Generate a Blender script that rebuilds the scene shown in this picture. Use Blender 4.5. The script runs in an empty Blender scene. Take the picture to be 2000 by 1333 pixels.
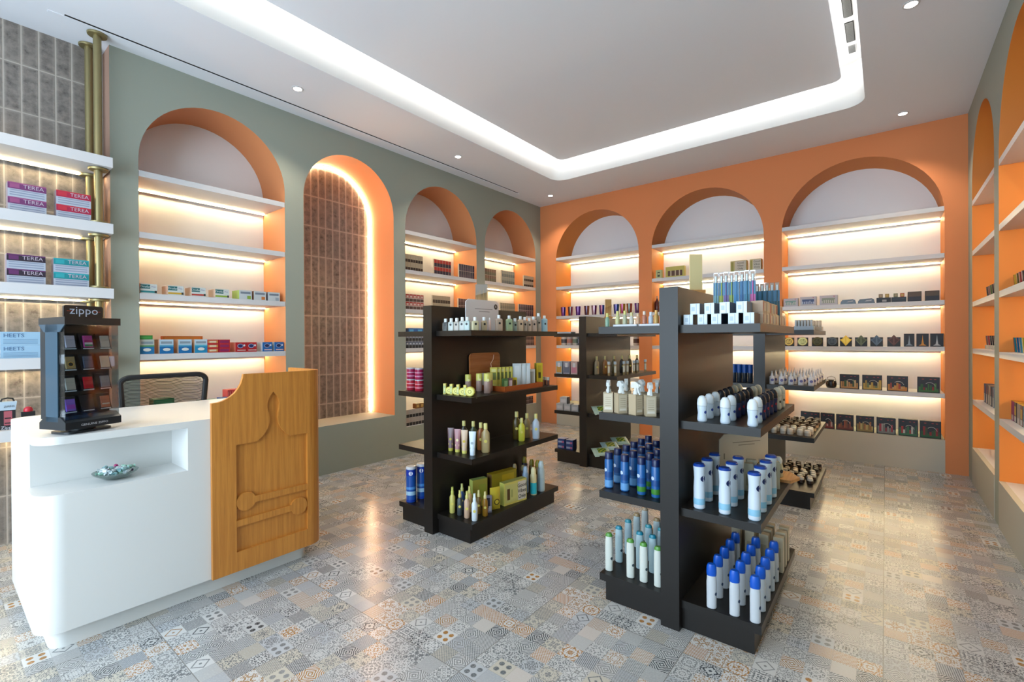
import bpy, bmesh, math, random
from mathutils import Vector, Matrix
from mathutils.geometry import tessellate_polygon
random.seed(7)
PI = math.pi
scene = bpy.context.scene
COL = scene.collection

# ------------------------------------------------------------------ camera
CAM_H = 1.40
yaw, pitch, roll = -0.6721, -0.0032, -0.0056
fw = Vector((math.sin(yaw) * math.cos(pitch), math.cos(yaw) * math.cos(pitch), math.sin(pitch)))
r0 = Vector((math.cos(yaw), -math.sin(yaw), 0))
u0 = r0.cross(fw)
rr = r0 * math.cos(roll) + u0 * math.sin(roll)
uu = u0 * math.cos(roll) - r0 * math.sin(roll)
cam_data = bpy.data.cameras.new('camera')
cam_data.sensor_width = 36
cam_data.lens = 916.83 / 2000 * 36
cam_data.clip_start = 0.02
cam_data.clip_end = 60
cam = bpy.data.objects.new('camera', cam_data)
M = Matrix(((rr.x, uu.x, -fw.x, 0), (rr.y, uu.y, -fw.y, 0), (rr.z, uu.z, -fw.z, CAM_H), (0, 0, 0, 1)))
cam.matrix_world = M
COL.objects.link(cam)
scene.camera = cam

# ------------------------------------------------------------------ world, view, light levels
scene.view_settings.view_transform = 'Standard'
scene.view_settings.look = 'None'
scene.view_settings.gamma = 1
scene.view_settings.use_curve_mapping = False
scene.view_settings.exposure = 0.2
scene.cycles.max_bounces = 10
scene.cycles.diffuse_bounces = 5
scene.cycles.glossy_bounces = 4
scene.cycles.transmission_bounces = 8
scene.cycles.transparent_max_bounces = 12
scene.cycles.caustics_reflective = False
scene.cycles.caustics_refractive = False
scene.cycles.sample_clamp_indirect = 6
scene.cycles.use_denoising = True
world = bpy.data.worlds.new('world')
scene.world = world
world.use_nodes = True
wb = world.node_tree.nodes['Background']
wb.inputs[0].default_value = (0.80, 0.90, 1.0, 1)
wb.inputs[1].default_value = 1.0
E_SHELF = 88.0      # shelf LED strips
E_COVE = 14.5       # cove LED strips
E_NICHE = 42.0      # arch LED strip
P_DOWN = 38.0       # downlight spots, W
P_DAY = 285.0       # daylight through the shop front, W
WARM = (1.0, 0.78, 0.43)
COVE = (1.0, 0.97, 0.93)

XL, YB, XR, ZC = -4.571, 6.533, 0.652, 3.64
YF = -2.3
# daylight entering by the glazed shop front behind the camera
dl = bpy.data.lights.new('shopfront_daylight', 'AREA')
dl.shape = 'RECTANGLE'; dl.size = 4.2; dl.size_y = 2.7
dl.energy = P_DAY; dl.color = (0.68, 0.85, 1.0)
dlo = bpy.data.objects.new('shopfront_daylight', dl)
dlo.location = (-1.95, YF - 0.15, 1.65)
dlo.rotation_euler = (math.radians(90), 0, 0)
COL.objects.link(dlo)

# ------------------------------------------------------------------ materials
def s2l(c):
    return c / 12.92 if c <= 0.04045 else ((c + 0.055) / 1.055) ** 2.4
def rgb(c):
    if isinstance(c, str):
        c = c.lstrip('#'); c = [int(c[i:i + 2], 16) / 255 for i in (0, 2, 4)]
        return tuple(s2l(v) for v in c)
    return tuple(c)
MATS = {}
def mat(name, col=(.8, .8, .8), rough=.5, metal=0, emit=0, ecol=None, trans=0, alpha=1, bump=0, bscale=60, var=0, coat=0, ior=1.45, spec=.5):
    if name in MATS: return MATS[name]
    m = bpy.data.materials.new(name); m.use_nodes = True
    nt = m.node_tree; b = nt.nodes['Principled BSDF']
    c = rgb(col)
    b.inputs['Base Color'].default_value = (*c, 1)
    b.inputs['Roughness'].default_value = rough
    b.inputs['Metallic'].default_value = metal
    b.inputs['IOR'].default_value = ior
    b.inputs['Specular IOR Level'].default_value = spec
    b.inputs['Transmission Weight'].default_value = trans
    b.inputs['Alpha'].default_value = alpha
    b.inputs['Coat Weight'].default_value = coat
    if emit:
        b.inputs['Emission Color'].default_value = (*rgb(ecol if ecol else col), 1)
        b.inputs['Emission Strength'].default_value = emit
    if bump or var:
        tc = nt.nodes.new('ShaderNodeNewGeometry')
        n = nt.nodes.new('ShaderNodeTexNoise'); n.inputs['Scale'].default_value = bscale; n.inputs['Detail'].default_value = 3
        nt.links.new(tc.outputs['Position'], n.inputs['Vector'])
        if bump:
            bp = nt.nodes.new('ShaderNodeBump'); bp.inputs['Strength'].default_value = bump; bp.inputs['Distance'].default_value = .002
            nt.links.new(n.outputs['Fac'], bp.inputs['Height']); nt.links.new(bp.outputs['Normal'], b.inputs['Normal'])
        if var:
            mr = nt.nodes.new('ShaderNodeMapRange'); mr.inputs[3].default_value = 1 - var; mr.inputs[4].default_value = 1 + var
            mx = nt.nodes.new('ShaderNodeMix'); mx.data_type = 'RGBA'; mx.blend_type = 'MULTIPLY'; mx.inputs[0].default_value = 1
            mx.inputs[6].default_value = (*c, 1)
            nt.links.new(n.outputs['Fac'], mr.inputs[0]); nt.links.new(mr.outputs[0], mx.inputs[7]); nt.links.new(mx.outputs[2], b.inputs['Base Color'])
    MATS[name] = m
    return m
def P(hexcol, rough=.45):
    """plain package colour"""
    return mat('print_' + hexcol.lstrip('#') + ('' if rough == .45 else '_r%d' % int(rough * 100)), hexcol, rough)

class NT:
    """small helper for building node trees"""
    def __init__(s, name, rough=.5):
        s.m = bpy.data.materials.new(name); s.m.use_nodes = True
        s.t = s.m.node_tree; s.b = s.t.nodes['Principled BSDF']; s.b.inputs['Roughness'].default_value = rough
    def put(s, sock, v):
        if hasattr(v, 'is_linked') or isinstance(v, bpy.types.NodeSocket): s.t.links.new(v, sock)
        else: sock.default_value = v
    def math(s, op, a, b=0.0, c=None, clamp=False):
        n = s.t.nodes.new('ShaderNodeMath'); n.operation = op; n.use_clamp = clamp
        s.put(n.inputs[0], a); s.put(n.inputs[1], b)
        if c is not None: s.put(n.inputs[2], c)
        return n.outputs[0]
    def pos(s):
        g = s.t.nodes.new('ShaderNodeNewGeometry'); x = s.t.nodes.new('ShaderNodeSeparateXYZ')
        s.t.links.new(g.outputs['Position'], x.inputs[0]); return x.outputs[0], x.outputs[1], x.outputs[2]
    def vec(s, x, y, z=0.0):
        n = s.t.nodes.new('ShaderNodeCombineXYZ'); s.put(n.inputs[0], x); s.put(n.inputs[1], y); s.put(n.inputs[2], z); return n.outputs[0]
    def white(s, v):
        n = s.t.nodes.new('ShaderNodeTexWhiteNoise'); n.noise_dimensions = '3D'; s.t.links.new(v, n.inputs[0]); return n.outputs['Value'], n.outputs['Color']
    def noise(s, v, scale, detail=2, rough=.5):
        n = s.t.nodes.new('ShaderNodeTexNoise'); s.t.links.new(v, n.inputs['Vector']); n.inputs['Scale'].default_value = scale
        n.inputs['Detail'].default_value = detail; n.inputs['Roughness'].default_value = rough; return n.outputs['Fac']
    def mix(s, f, a, b, mode='MIX'):
        n = s.t.nodes.new('ShaderNodeMix'); n.data_type = 'RGBA'; n.blend_type = mode
        s.put(n.inputs[0], f)
        for k, v in ((6, a), (7, b)):
            if isinstance(v, tuple): n.inputs[k].default_value = (*v, 1) if len(v) == 3 else v
            else: s.t.links.new(v, n.inputs[k])
        return n.outputs[2]
    def smooth(s, x, lo, hi):
        n = s.t.nodes.new('ShaderNodeMapRange'); n.interpolation_type = 'SMOOTHSTEP'
        s.put(n.inputs[0], x); n.inputs[1].default_value = lo; n.inputs[2].default_value = hi
        return n.outputs[0]
    def bump(s, h, strength, dist=.002):
        n = s.t.nodes.new('ShaderNodeBump'); n.inputs['Strength'].default_value = strength; n.inputs['Distance'].default_value = dist
        s.t.links.new(h, n.inputs['Height']); s.t.links.new(n.outputs[0], s.b.inputs['Normal'])

def floor_material():
    n = NT('patchwork_tile', .2)
    x, y, z = n.pos()
    T = 0.0875
    cx = n.math('DIVIDE', n.math('ADD', x, 0.011), T); cy = n.math('DIVIDE', y, T)
    ix = n.math('FLOOR', cx); iy = n.math('FLOOR', cy)
    u = n.math('SUBTRACT', n.math('FRACT', cx), .5); v = n.math('SUBTRACT', n.math('FRACT', cy), .5)
    # slabs repeat so that the same motif comes back, shifted from slab to slab
    sx = n.math('FLOOR', n.math('DIVIDE', ix, 8.0)); sy = n.math('FLOOR', n.math('DIVIDE', iy, 8.0))
    sid, _ = n.white(n.vec(sx, sy, 3.0))
    pick = n.math('FLOOR', n.math('MULTIPLY', sid, 4.0))
    lx = n.math('MODULO', n.math('ADD', ix, 800.0), 8.0); ly = n.math('MODULO', n.math('ADD', iy, 800.0), 8.0)
    key = n.vec(lx, ly, pick)
    r1, rc = n.white(key)
    sep = n.t.nodes.new('ShaderNodeSeparateColor'); n.t.links.new(rc, sep.inputs[0])
    r2, r3, r4 = sep.outputs[0], sep.outputs[1], sep.outputs[2]
    au = n.math('ABSOLUTE', u); av = n.math('ABSOLUTE', v)
    mx_ = n.math('MAXIMUM', au, av); mn = n.math('MINIMUM', au, av)
    rad = n.math('SQRT', n.math('ADD', n.math('MULTIPLY', u, u), n.math('MULTIPLY', v, v)))
    off = n.math('MULTIPLY', r1, 57.0)
    # ornament A: folded noise
    nz = n.noise(n.vec(n.math('ADD', mx_, off), mn, r2), 14.0, 1)
    A = n.smooth(nz, .45, .50)
    # B: rings with petals
    B = n.smooth(n.math('SINE', n.math('ADD', n.math('MULTIPLY', rad, 38.0), n.math('MULTIPLY', mn, 30.0))), -.2, .3)
    # C: small lattice
    C = n.smooth(n.math('MULTIPLY', n.math('SINE', n.math('MULTIPLY', u, 50.3)), n.math('SINE', n.math('MULTIPLY', v, 50.3))), -.1, .1)
    # D: diamond outline with dot
    dd = n.math('ADD', au, av)
    D1 = n.math('LESS_THAN', n.math('ABSOLUTE', n.math('SUBTRACT', dd, .40)), .045)
    D2 = n.math('LESS_THAN', rad, .07)
    D = n.math('SUBTRACT', 1.0, n.math('MAXIMUM', D1, D2))
    # E: stripes
    E_ = n.smooth(n.math('SINE', n.math('MULTIPLY', n.math('ADD', u, n.math('MULTIPLY', r3, v)), 70.0)), -.3, .3)
    # F: four round blobs
    fu = n.math('SUBTRACT', au, .22); fv = n.math('SUBTRACT', av, .22)
    F = n.smooth(n.math('SQRT', n.math('ADD', n.math('MULTIPLY', fu, fu), n.math('MULTIPLY', fv, fv))), .12, .16)
    def sel(lo, hi, val, acc):
        g = n.math('MULTIPLY', n.math('GREATER_THAN', r4, lo), n.math('LESS_THAN', r4, hi))
        return n.math('ADD', acc, n.math('MULTIPLY', g, val))
    pat = n.math('MULTIPLY', A, n.math('LESS_THAN', r4, .52))
    pat = sel(.52, .64, B, pat); pat = sel(.64, .72, C, pat); pat = sel(.72, .78, D, pat); pat = sel(.78, .86, E_, pat); pat = sel(.86, .91, F, pat)
    pat = n.math('ADD', pat, n.math('MULTIPLY', n.math('GREATER_THAN', r4, .91), .75))
    # colours
    light = n.mix(r2, rgb('#b4b4b3'), rgb('#c8c7c5'))
    dark = n.mix(r3, rgb('#5c6063'), rgb('#828281'))
    dark = n.mix(n.math('LESS_THAN', r1, .14), dark, rgb('#383c40'))
    oc = n.math('GREATER_THAN', r1, .88)
    dark = n.mix(oc, dark, rgb('#9c6c2e'))
    rd = n.math('MULTIPLY', n.math('GREATER_THAN', r1, .78), n.math('LESS_THAN', r1, .88))
    dark = n.mix(rd, dark, rgb('#96744e'))
    gr = n.math('MULTIPLY', n.math('GREATER_THAN', r1, .66), n.math('LESS_THAN', r1, .76))
    light = n.mix(gr, light, rgb('#b9b2a4'))
    bl = n.math('MULTIPLY', n.math('GREATER_THAN', r1, .54), n.math('LESS_THAN', r1, .66))
    light = n.mix(bl, light, rgb('#adb0b4'))
    col = n.mix(pat, dark, light)
    # speckle of worn glaze
    wear = n.noise(n.vec(x, y, 0.0), 140.0, 4, .7)
    col = n.mix(n.math('MULTIPLY', n.smooth(wear, .45, .7), .4), col, rgb('#c3c2c0'))
    sg = n.math('GREATER_THAN', mx_, .487)
    col = n.mix(n.math('MULTIPLY', sg, .35), col, rgb('#8a8780'))
    # grout between large slabs
    gx = n.math('ABSOLUTE', n.math('SUBTRACT', n.math('FRACT', n.math('DIVIDE', cx, 8.0)), .5))
    gy = n.math('ABSOLUTE', n.math('SUBTRACT', n.math('FRACT', n.math('DIVIDE', cy, 8.0)), .5))
    g = n.math('GREATER_THAN', n.math('MAXIMUM', gx, gy), .4975)
    col = n.mix(g, col, rgb('#7d7a76'))
    n.t.links.new(col, n.b.inputs['Base Color'])
    rgh = n.math('ADD', n.math('MULTIPLY', wear, .14), .14)
    n.t.links.new(rgh, n.b.inputs['Roughness'])
    n.bump(n.math('ADD', n.math('MULTIPLY', pat, .3), wear), .05, .001)
    return n.m

def tile_material(name, base1, base2, grout, zoff, yoff):
    n = NT(name, .32)
    x, y, z = n.pos()
    cy = n.math('DIVIDE', n.math('SUBTRACT', y, yoff), .0875); cz = n.math('DIVIDE', n.math('SUBTRACT', z, zoff), .336)
    iy = n.math('FLOOR', cy); iz = n.math('FLOOR', cz)
    fy = n.math('ABSOLUTE', n.math('SUBTRACT', n.math('FRACT', cy), .5)); fz = n.math('ABSOLUTE', n.math('SUBTRACT', n.math('FRACT', cz), .5))
    e1 = n.math('MULTIPLY', n.math('SUBTRACT', .5, fy), .0875); e2 = n.math('MULTIPLY', n.math('SUBTRACT', .5, fz), .336)
    e = n.math('MINIMUM', e1, e2)
    g = n.smooth(e, .0024, .0050)
    r, rc = n.white(n.vec(iy, iz, 1.0))
    cl = n.noise(n.vec(y, z, r), 22.0, 5, .65)
    col = n.mix(n.smooth(cl, .32, .68), rgb(base1), rgb(base2))
    col = n.mix(n.math('MULTIPLY', r, .45), col, rgb(base2))
    sp = n.noise(n.vec(y, z, 4.0), 160.0, 3, .6)
    col = n.mix(n.math('MULTIPLY', n.smooth(sp, .62, .70), .5), col, rgb(grout))
    rim = n.math('MULTIPLY', n.math('SUBTRACT', 1.0, n.smooth(e, .004, .022)), .35)
    col = n.mix(rim, col, rgb(grout))
    col = n.mix(g, rgb(grout), col)
    n.t.links.new(col, n.b.inputs['Base Color'])
    n.t.links.new(n.math('ADD', n.math('MULTIPLY', cl, .35), .15), n.b.inputs['Roughness'])
    h = n.math('ADD', n.math('MULTIPLY', n.smooth(e, .001, .009), 1.0), n.math('MULTIPLY', cl, .7))
    n.bump(h, .35, .003)
    return n.m

def wood_material(name, c1, c2, rough=.42, axis='Z', scale=1.0):
    n = NT(name, rough)
    x, y, z = n.pos()
    a, b, c = (x, y, z) if axis == 'Z' else (x, z, y)
    v = n.vec(n.math('MULTIPLY', a, 60.0 * scale), n.math('MULTIPLY', b, 60.0 * scale), n.math('MULTIPLY', c, 2.2 * scale))
    f = n.noise(v, 1.0, 6, .6)
    v2 = n.vec(n.math('MULTIPLY', a, 12.0 * scale), n.math('MULTIPLY', b, 12.0 * scale), n.math('MULTIPLY', c, 1.2 * scale))
    f2 = n.noise(v2, 1.0, 3)
    v3 = n.vec(n.math('MULTIPLY', a, 420.0 * scale), n.math('MULTIPLY', b, 420.0 * scale), n.math('MULTIPLY', c, 9.0 * scale))
    f3 = n.noise(v3, 1.0, 2)
    col = n.mix(n.smooth(f, .3, .7), rgb(c1), rgb(c2))
    col = n.mix(n.math('MULTIPLY', f2, .35), col, rgb(c2))
    col = n.mix(n.math('MULTIPLY', n.smooth(f3, .55, .75), .28), col, tuple(q * .45 for q in rgb(c1)))
    n.t.links.new(col, n.b.inputs['Base Color'])
    n.bump(f3, .12, .001)
    return n.m

M_FLOOR = floor_material()
M_TILE = tile_material('glazed_wall_tile', '#5f5853', '#867d75', '#b0a69b', 0.0, 0.01)
M_SAGE = mat('sage_wall_paint', '#93988c', .75, bump=.08, bscale=120)
M_ORANGE = mat('terracotta_wall_paint', '#d0804e', .7, bump=.08, bscale=120)
M_REVEAL = mat('reveal_paint_daylit', '#cc8352', .6, bump=.05, bscale=120)  # left wall reveals: the paling by daylight is put into the colour
M_REVEAL2 = mat('reveal_paint_out_of_daylight', '#cc7a2c', .6, bump=.05, bscale=120)  # same reveal paint out of the daylight, coloured more saturated
M_BACK = mat('cream_back_panel', '#e0e0e2', .6)
M_CEIL = mat('ceiling_paint', '#dee1e7', .85, bump=.04, bscale=200)
M_COVEW = mat('cove_white_paint', '#d6d6d4', .8)
M_SHELF = mat('white_shelf_laminate', '#c4c4c6', .4)
M_LED = mat('warm_led_diffuser', '#ffffff', .5, emit=E_SHELF, ecol=WARM)
M_LEDN = mat('niche_led_diffuser', '#ffffff', .5, emit=E_NICHE, ecol=(1.0, .72, .42))
M_LEDC = mat('cove_led_diffuser', '#ffffff', .5, emit=E_COVE, ecol=COVE)
M_ALU = mat('aluminium_profile', '#9a9a98', .4, metal=.8)
M_BRASS = mat('brushed_brass', '#91855f', .42, metal=.7, bump=.05, bscale=300)
M_COUNTER = mat('white_solid_surface', '#d3d3d1', .38)
M_OAK = wood_material('oak_veneer', '#ad6c2a', '#c88538')
M_DARK = mat('black_gondola_lacquer', '#191614', .36, spec=.35, bump=.03, bscale=90)
M_BLACKP = mat('black_plastic', '#16181b', .35)
def thin_clear(name, tint, keep):
    m = bpy.data.materials.new(name); m.use_nodes = True; t = m.node_tree; t.nodes.clear()
    o = t.nodes.new('ShaderNodeOutputMaterial'); mx = t.nodes.new('ShaderNodeMixShader'); a = t.nodes.new('ShaderNodeBsdfTransparent'); g = t.nodes.new('ShaderNodeBsdfGlossy')
    a.inputs[0].default_value = (*tint, 1); g.inputs['Roughness'].default_value = .04
    lw = t.nodes.new('ShaderNodeLayerWeight'); lw.inputs[0].default_value = .35
    mr = t.nodes.new('ShaderNodeMapRange'); mr.inputs[3].default_value = keep; mr.inputs[4].default_value = .6
    t.links.new(lw.outputs['Fresnel'], mr.inputs[0]); t.links.new(mr.outputs[0], mx.inputs[0])
    t.links.new(a.outputs[0], mx.inputs[1]); t.links.new(g.outputs[0], mx.inputs[2]); t.links.new(mx.outputs[0], o.inputs[0])
    MATS[name] = m; return m
M_GLASSC = thin_clear('clear_acrylic', (.93, .96, .98), .05)
M_VENT = mat('vent_dark', '#14110f', .8)
M_BULB = mat('downlight_lens', '#ffffff', .3, emit=30, ecol=(1, .95, .88))
M_CREAM = mat('card_cream', '#e4dccb', .6)

# ------------------------------------------------------------------ mesh builder
class MB:
    def __init__(s): s.v = []; s.f = []; s.m = []; s.mi = []; s.sm = []
    def mat_i(s, m):
        if m not in s.m: s.m.append(m)
        return s.m.index(m)
    def add(s, vs, fs, m, smooth=False):
        o = len(s.v); s.v += [tuple(p) for p in vs]; k = s.mat_i(m)
        for f in fs: s.f.append([o + i for i in f]); s.mi.append(k); s.sm.append(smooth)
        return s
    def box(s, x0, x1, y0, y1, z0, z1, m):
        vs = [(x0, y0, z0), (x1, y0, z0), (x1, y1, z0), (x0, y1, z0), (x0, y0, z1), (x1, y0, z1), (x1, y1, z1), (x0, y1, z1)]
        return s.add(vs, [(0, 3, 2, 1), (4, 5, 6, 7), (0, 1, 5, 4), (1, 2, 6, 5), (2, 3, 7, 6), (3, 0, 4, 7)], m)
    def quad(s, pts, m): return s.add(pts, [tuple(range(len(pts)))], m)
    def prism(s, pts, z0, z1, m, smooth=False, top=None):
        """extrude a ccw outline (x,y) from z0 to z1"""
        n = len(pts)
        s.add([(p[0], p[1], z0) for p in pts] + [(p[0], p[1], z1) for p in pts], [(i, (i + 1) % n, n + (i + 1) % n, n + i) for i in range(n)], m, smooth)
        s.add([(p[0], p[1], z1) for p in pts], [tuple(range(n))], top or m)
        s.add([(p[0], p[1], z0) for p in pts], [tuple(reversed(range(n)))], m)
        return s
    def slab(s, pts, f0, f1, m, smooth=False, face=None):
        """extrude outline through two placing functions f(u,v)->point"""
        n = len(pts)
        a = [f0(*p) for p in pts]; b = [f1(*p) for p in pts]
        s.add(a + b, [(i, (i + 1) % n, n + (i + 1) % n, n + i) for i in range(n)], m, smooth)
        tri = tessellate_polygon([[Vector((p[0], p[1], 0)) for p in pts]])
        s.add(b, [tuple(t) for t in tri], face or m); s.add(a, [tuple(reversed(t)) for t in tri], m)
        return s
    def lathe(s, prof, m, seg=16, c=(0, 0, 0), sx=1, sy=1, smooth=True, cap=True):
        vs = []; fs = []
        for r, z in prof:
            for k in range(seg):
                a = 2 * PI * k / seg; vs.append((c[0] + r * sx * math.cos(a), c[1] + r * sy * math.sin(a), c[2] + z))
        for i in range(len(prof) - 1):
            for k in range(seg):
                a = i * seg + k; b = i * seg + (k + 1) % seg
                fs.append((a, b, b + seg, a + seg))
        s.add(vs, fs, m, smooth)
        if cap:
            n = len(prof)
            s.add(vs[:seg], [tuple(reversed(range(seg)))], m); s.add(vs[(n - 1) * seg:], [tuple(range(seg))], m)
        return s
    def tube(s, path, r, m, seg=10, closed=False):
        path = [Vector(p) for p in path]; n = len(path); vs = []; fs = []; ref = None
        for i, p in enumerate(path):
            if closed: t = (path[(i + 1) % n] - path[i - 1]).normalized()
            else: t = (path[min(i + 1, n - 1)] - path[max(i - 1, 0)]).normalized()
            if ref is None: ref = Vector((0, 0, 1)) if abs(t.z) < .9 else Vector((1, 0, 0))
            a = (ref - t * ref.dot(t)).normalized(); b = t.cross(a); ref = a
            q = r[i] if isinstance(r, (list, tuple)) else r
            for k in range(seg):
                w = 2 * PI * k / seg; vs.append(p + a * math.cos(w) * q + b * math.sin(w) * q)
        for i in range(n if closed else n - 1):
            for k in range(seg):
                fs.append((i * seg + k, i * seg + (k + 1) % seg, ((i + 1) % n) * seg + (k + 1) % seg, ((i + 1) % n) * seg + k))
        s.add(vs, fs, m, True)
        if not closed:
            s.add(vs[:seg], [tuple(reversed(range(seg)))], m); s.add(vs[-seg:], [tuple(range(seg))], m)
        return s
    def text(s, string, size, org, ud, vd, m, align='CENTER', squeeze=1.0, lift=0.0008):
        vs, fs = text_geo(string, align)
        ud = Vector(ud); vd = Vector(vd); nd = ud.cross(vd).normalized(); o = Vector(org) + nd * lift
        return s.add([o + ud * (p[0] * size * squeeze) + vd * (p[1] * size) for p in vs], fs, m)
    def mesh(s, name='mesh', sharp=35):
        me = bpy.data.meshes.new(name)
        me.from_pydata(s.v, [], s.f)
        for m in s.m: me.materials.append(m)
        me.polygons.foreach_set('material_index', s.mi); me.polygons.foreach_set('use_smooth', s.sm)
        me.update()
        if any(s.sm): me.set_sharp_from_angle(angle=math.radians(sharp))
        return me
    def build(s, name, parent=None, **kw):
        o = bpy.data.objects.new(name, s.mesh(name)); COL.objects.link(o)
        if parent: o.parent = parent
        for k, v in kw.items(): o[k] = v
        return o

_TG = {}
def text_geo(string, align='CENTER'):
    k = (string, align)
    if k in _TG: return _TG[k]
    cu = bpy.data.curves.new('lettering', 'FONT'); cu.body = string; cu.size = 1.0; cu.align_x = align; cu.align_y = 'CENTER'; cu.resolution_u = 2
    ob = bpy.data.objects.new('lettering', cu); COL.objects.link(ob)
    dg = bpy.context.evaluated_depsgraph_get(); dg.update()
    me = bpy.data.meshes.new_from_object(ob.evaluated_get(dg))
    vs = [tuple(v.co) for v in me.vertices]; fs = [tuple(p.vertices) for p in me.polygons]
    bpy.data.objects.remove(ob); bpy.data.curves.remove(cu); bpy.data.meshes.remove(me)
    _TG[k] = (vs, fs); return _TG[k]

def rrect(x0, x1, y0, y1, r, n=5, corners=(1, 1, 1, 1)):
    """ccw rounded rectangle; corners order: (x0y0, x1y0, x1y1, x0y1)"""
    out = []
    for (cx, cy, a0, on, px, py) in ((x0 + r, y0 + r, PI, corners[0], x0, y0), (x1 - r, y0 + r, 1.5 * PI, corners[1], x1, y0), (x1 - r, y1 - r, 0, corners[2], x1, y1), (x0 + r, y1 - r, .5 * PI, corners[3], x0, y1)):
        if not on: out.append((px, py)); continue
        for k in range(n + 1):
            a = a0 + .5 * PI * k / n; out.append((cx + r * math.cos(a), cy + r * math.sin(a)))
    return out

def empty(name, loc=(0, 0, 0), rz=0.0, label=None, cat=None, group=None):
    o = bpy.data.objects.new(name, None); COL.objects.link(o); o.location = loc; o.rotation_euler = (0, 0, rz); o.empty_display_size = .05
    return tag(o, label, cat, group)
def tag(o, label=None, cat=None, group=None, kind=None):
    if label: o['label'] = label
    if cat: o['category'] = cat
    if group: o['group'] = group
    if kind: o['kind'] = kind
    return o
def struct(mb, name): return tag(mb.build(name), kind='structure')

# ------------------------------------------------------------------ room shell
DEP = .465
def arch_path(a0, a1, z0, crown, n=28):
    r = (a1 - a0) / 2; zc = crown - r; c = (a0 + a1) / 2
    return [(a0, z0)] + [(c - r * math.cos(PI * k / n), zc + r * math.sin(PI * k / n)) for k in range(n + 1)] + [(a1, z0)]
def wall_with_arches(name, outline, arches, put, mfront, mreveal, backs):
    """put(a, z, depth) -> xyz.  arches: list of (a0, a1, z0, crown)"""
    mb = MB()
    polys = [[Vector((p[0], p[1], 0)) for p in outline]]
    flat = list(outline)
    for ar in arches:
        pth = arch_path(*ar); polys.append([Vector((p[0], p[1], 0)) for p in pth]); flat += pth
    tri = tessellate_polygon(polys)
    mb.add([put(p[0], p[1], 0) for p in flat], [tuple(t) for t in tri], mfront)
    for ar, (mback, msill) in zip(arches, backs):
        pth = arch_path(*ar); n = len(pth)
        vs = [put(p[0], p[1], 0) for p in pth] + [put(p[0], p[1], DEP) for p in pth]
        mb.add(vs, [(i, i + 1, n + i + 1, n + i) for i in range(n - 1)], mreveal, True)
        mb.add([vs[0], vs[n - 1], vs[2 * n - 1], vs[n]], [(0, 1, 2, 3)], msill)
        tri = tessellate_polygon([[Vector((p[0], p[1], 0)) for p in pth]])
        mb.add([put(p[0], p[1], DEP) for p in pth], [tuple(t) for t in tri], mback)
    return struct(mb, name)
CR = 3.41
LA = [(1.062, 2.206, .339, CR), (2.393, 3.497, .507, CR), (3.668, 4.941, .339, CR), (5.119, 6.387, .339, CR)]
BA = [(-4.26, -2.822, .339, CR), (-2.626, -1.183, .339, CR), (-.987, .477, .339, CR)]
RA = [(5.107, 6.268, .339, CR), (3.50, 4.921, .339, CR)]
putL = lambda a, z, d: (XL - d, a, z)
putB = lambda a, z, d: (a, YB + d, z)
putR = lambda a, z, d: (XR + d, a, z)
YT = .89       # end of the arched wall, start of the tiled bay
XT = -4.77
wall_with_arches('wall_left', [(YT, 0), (YB, 0), (YB, ZC), (YT, ZC)], LA, putL, M_SAGE, M_REVEAL,
                 [(M_BACK, M_SHELF), (M_TILE, M_SAGE), (M_BACK, M_SHELF), (M_BACK, M_SHELF)])
wall_with_arches('wall_back', [(XL, 0), (XR, 0), (XR, ZC), (XL, ZC)], BA, putB, M_ORANGE, M_REVEAL2, [(M_BACK, M_SAGE)] * 3)
wall_with_arches('wall_right', [(YF, 0), (YB, 0), (YB, ZC), (YF, ZC)], RA, putR, M_SAGE, M_REVEAL2, [(M_REVEAL2, M_SHELF)] * 2)
# plinth faces of the back wall arches in a beige lighter than the sage walls
M_PLIN = mat('plinth_beige', '#aea99b', .7)
pb = MB()
for a0, a1, z0, _ in BA: pb.box(a0, a1, YB - .004, YB + .02, 0, z0 + .001, M_PLIN)
for a0, a1, z0, _ in RA: pb.box(XR - .004, XR + .03, a0, a1, 0, z0 + .001, M_PLIN)
struct(pb, 'trim_1')
tw = MB(); tw.box(XT - .1, XT, YF, YT + .0, 0, ZC, M_TILE)
tw.quad([(XT, YT, 0), (XL, YT, 0), (XL, YT, ZC), (XT, YT, ZC)], mat('clay_return_paint', '#a58270', .7))
struct(tw, 'wall_tiled')
fl = MB(); fl.box(XT - .1, XR + .02, YF, YB + .02, -.05, 0, M_FLOOR); struct(fl, 'floor')
# ceiling with the recessed tray
TX0, TX1, TY0, TY1 = -3.655, -.145, -1.3, 5.642
tray = rrect(TX0, TX1, TY0, TY1, .17, 8)
sl0, sl1, sly0, sly1 = -4.402, -4.380, .62, 5.69
slot = [(sl0, sly0), (sl1, sly0), (sl1, sly1), (sl0, sly1)]
outer = [(XT - .1, YF), (XR + .02, YF), (XR + .02, YB + .02), (XT - .1, YB + .02)]
ce = MB()
tri = tessellate_polygon([[Vector((*p, 0)) for p in q] for q in (outer, tray, slot)])
ce.add([(*p, ZC) for p in outer + tray + slot], [tuple(t) for t in tri], M_CEIL)
ZT = 4.06
n = len(tray)
ce.add([(*p, ZC) for p in tray] + [(*p, ZT) for p in tray], [(i, (i + 1) % n, n + (i + 1) % n, n + i) for i in range(n)], M_COVEW, True)
ce.quad([(*p, ZT) for p in tray], M_COVEW)
ce.box(sl0, sl1, sly0, sly1, ZC + .001, ZC + .05, M_VENT)
ce.box(-4.43, -4.402, sly0 - .08, sly1 + .04, ZC - .004, ZC, M_CEIL)
struct(ce, 'ceiling')
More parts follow.
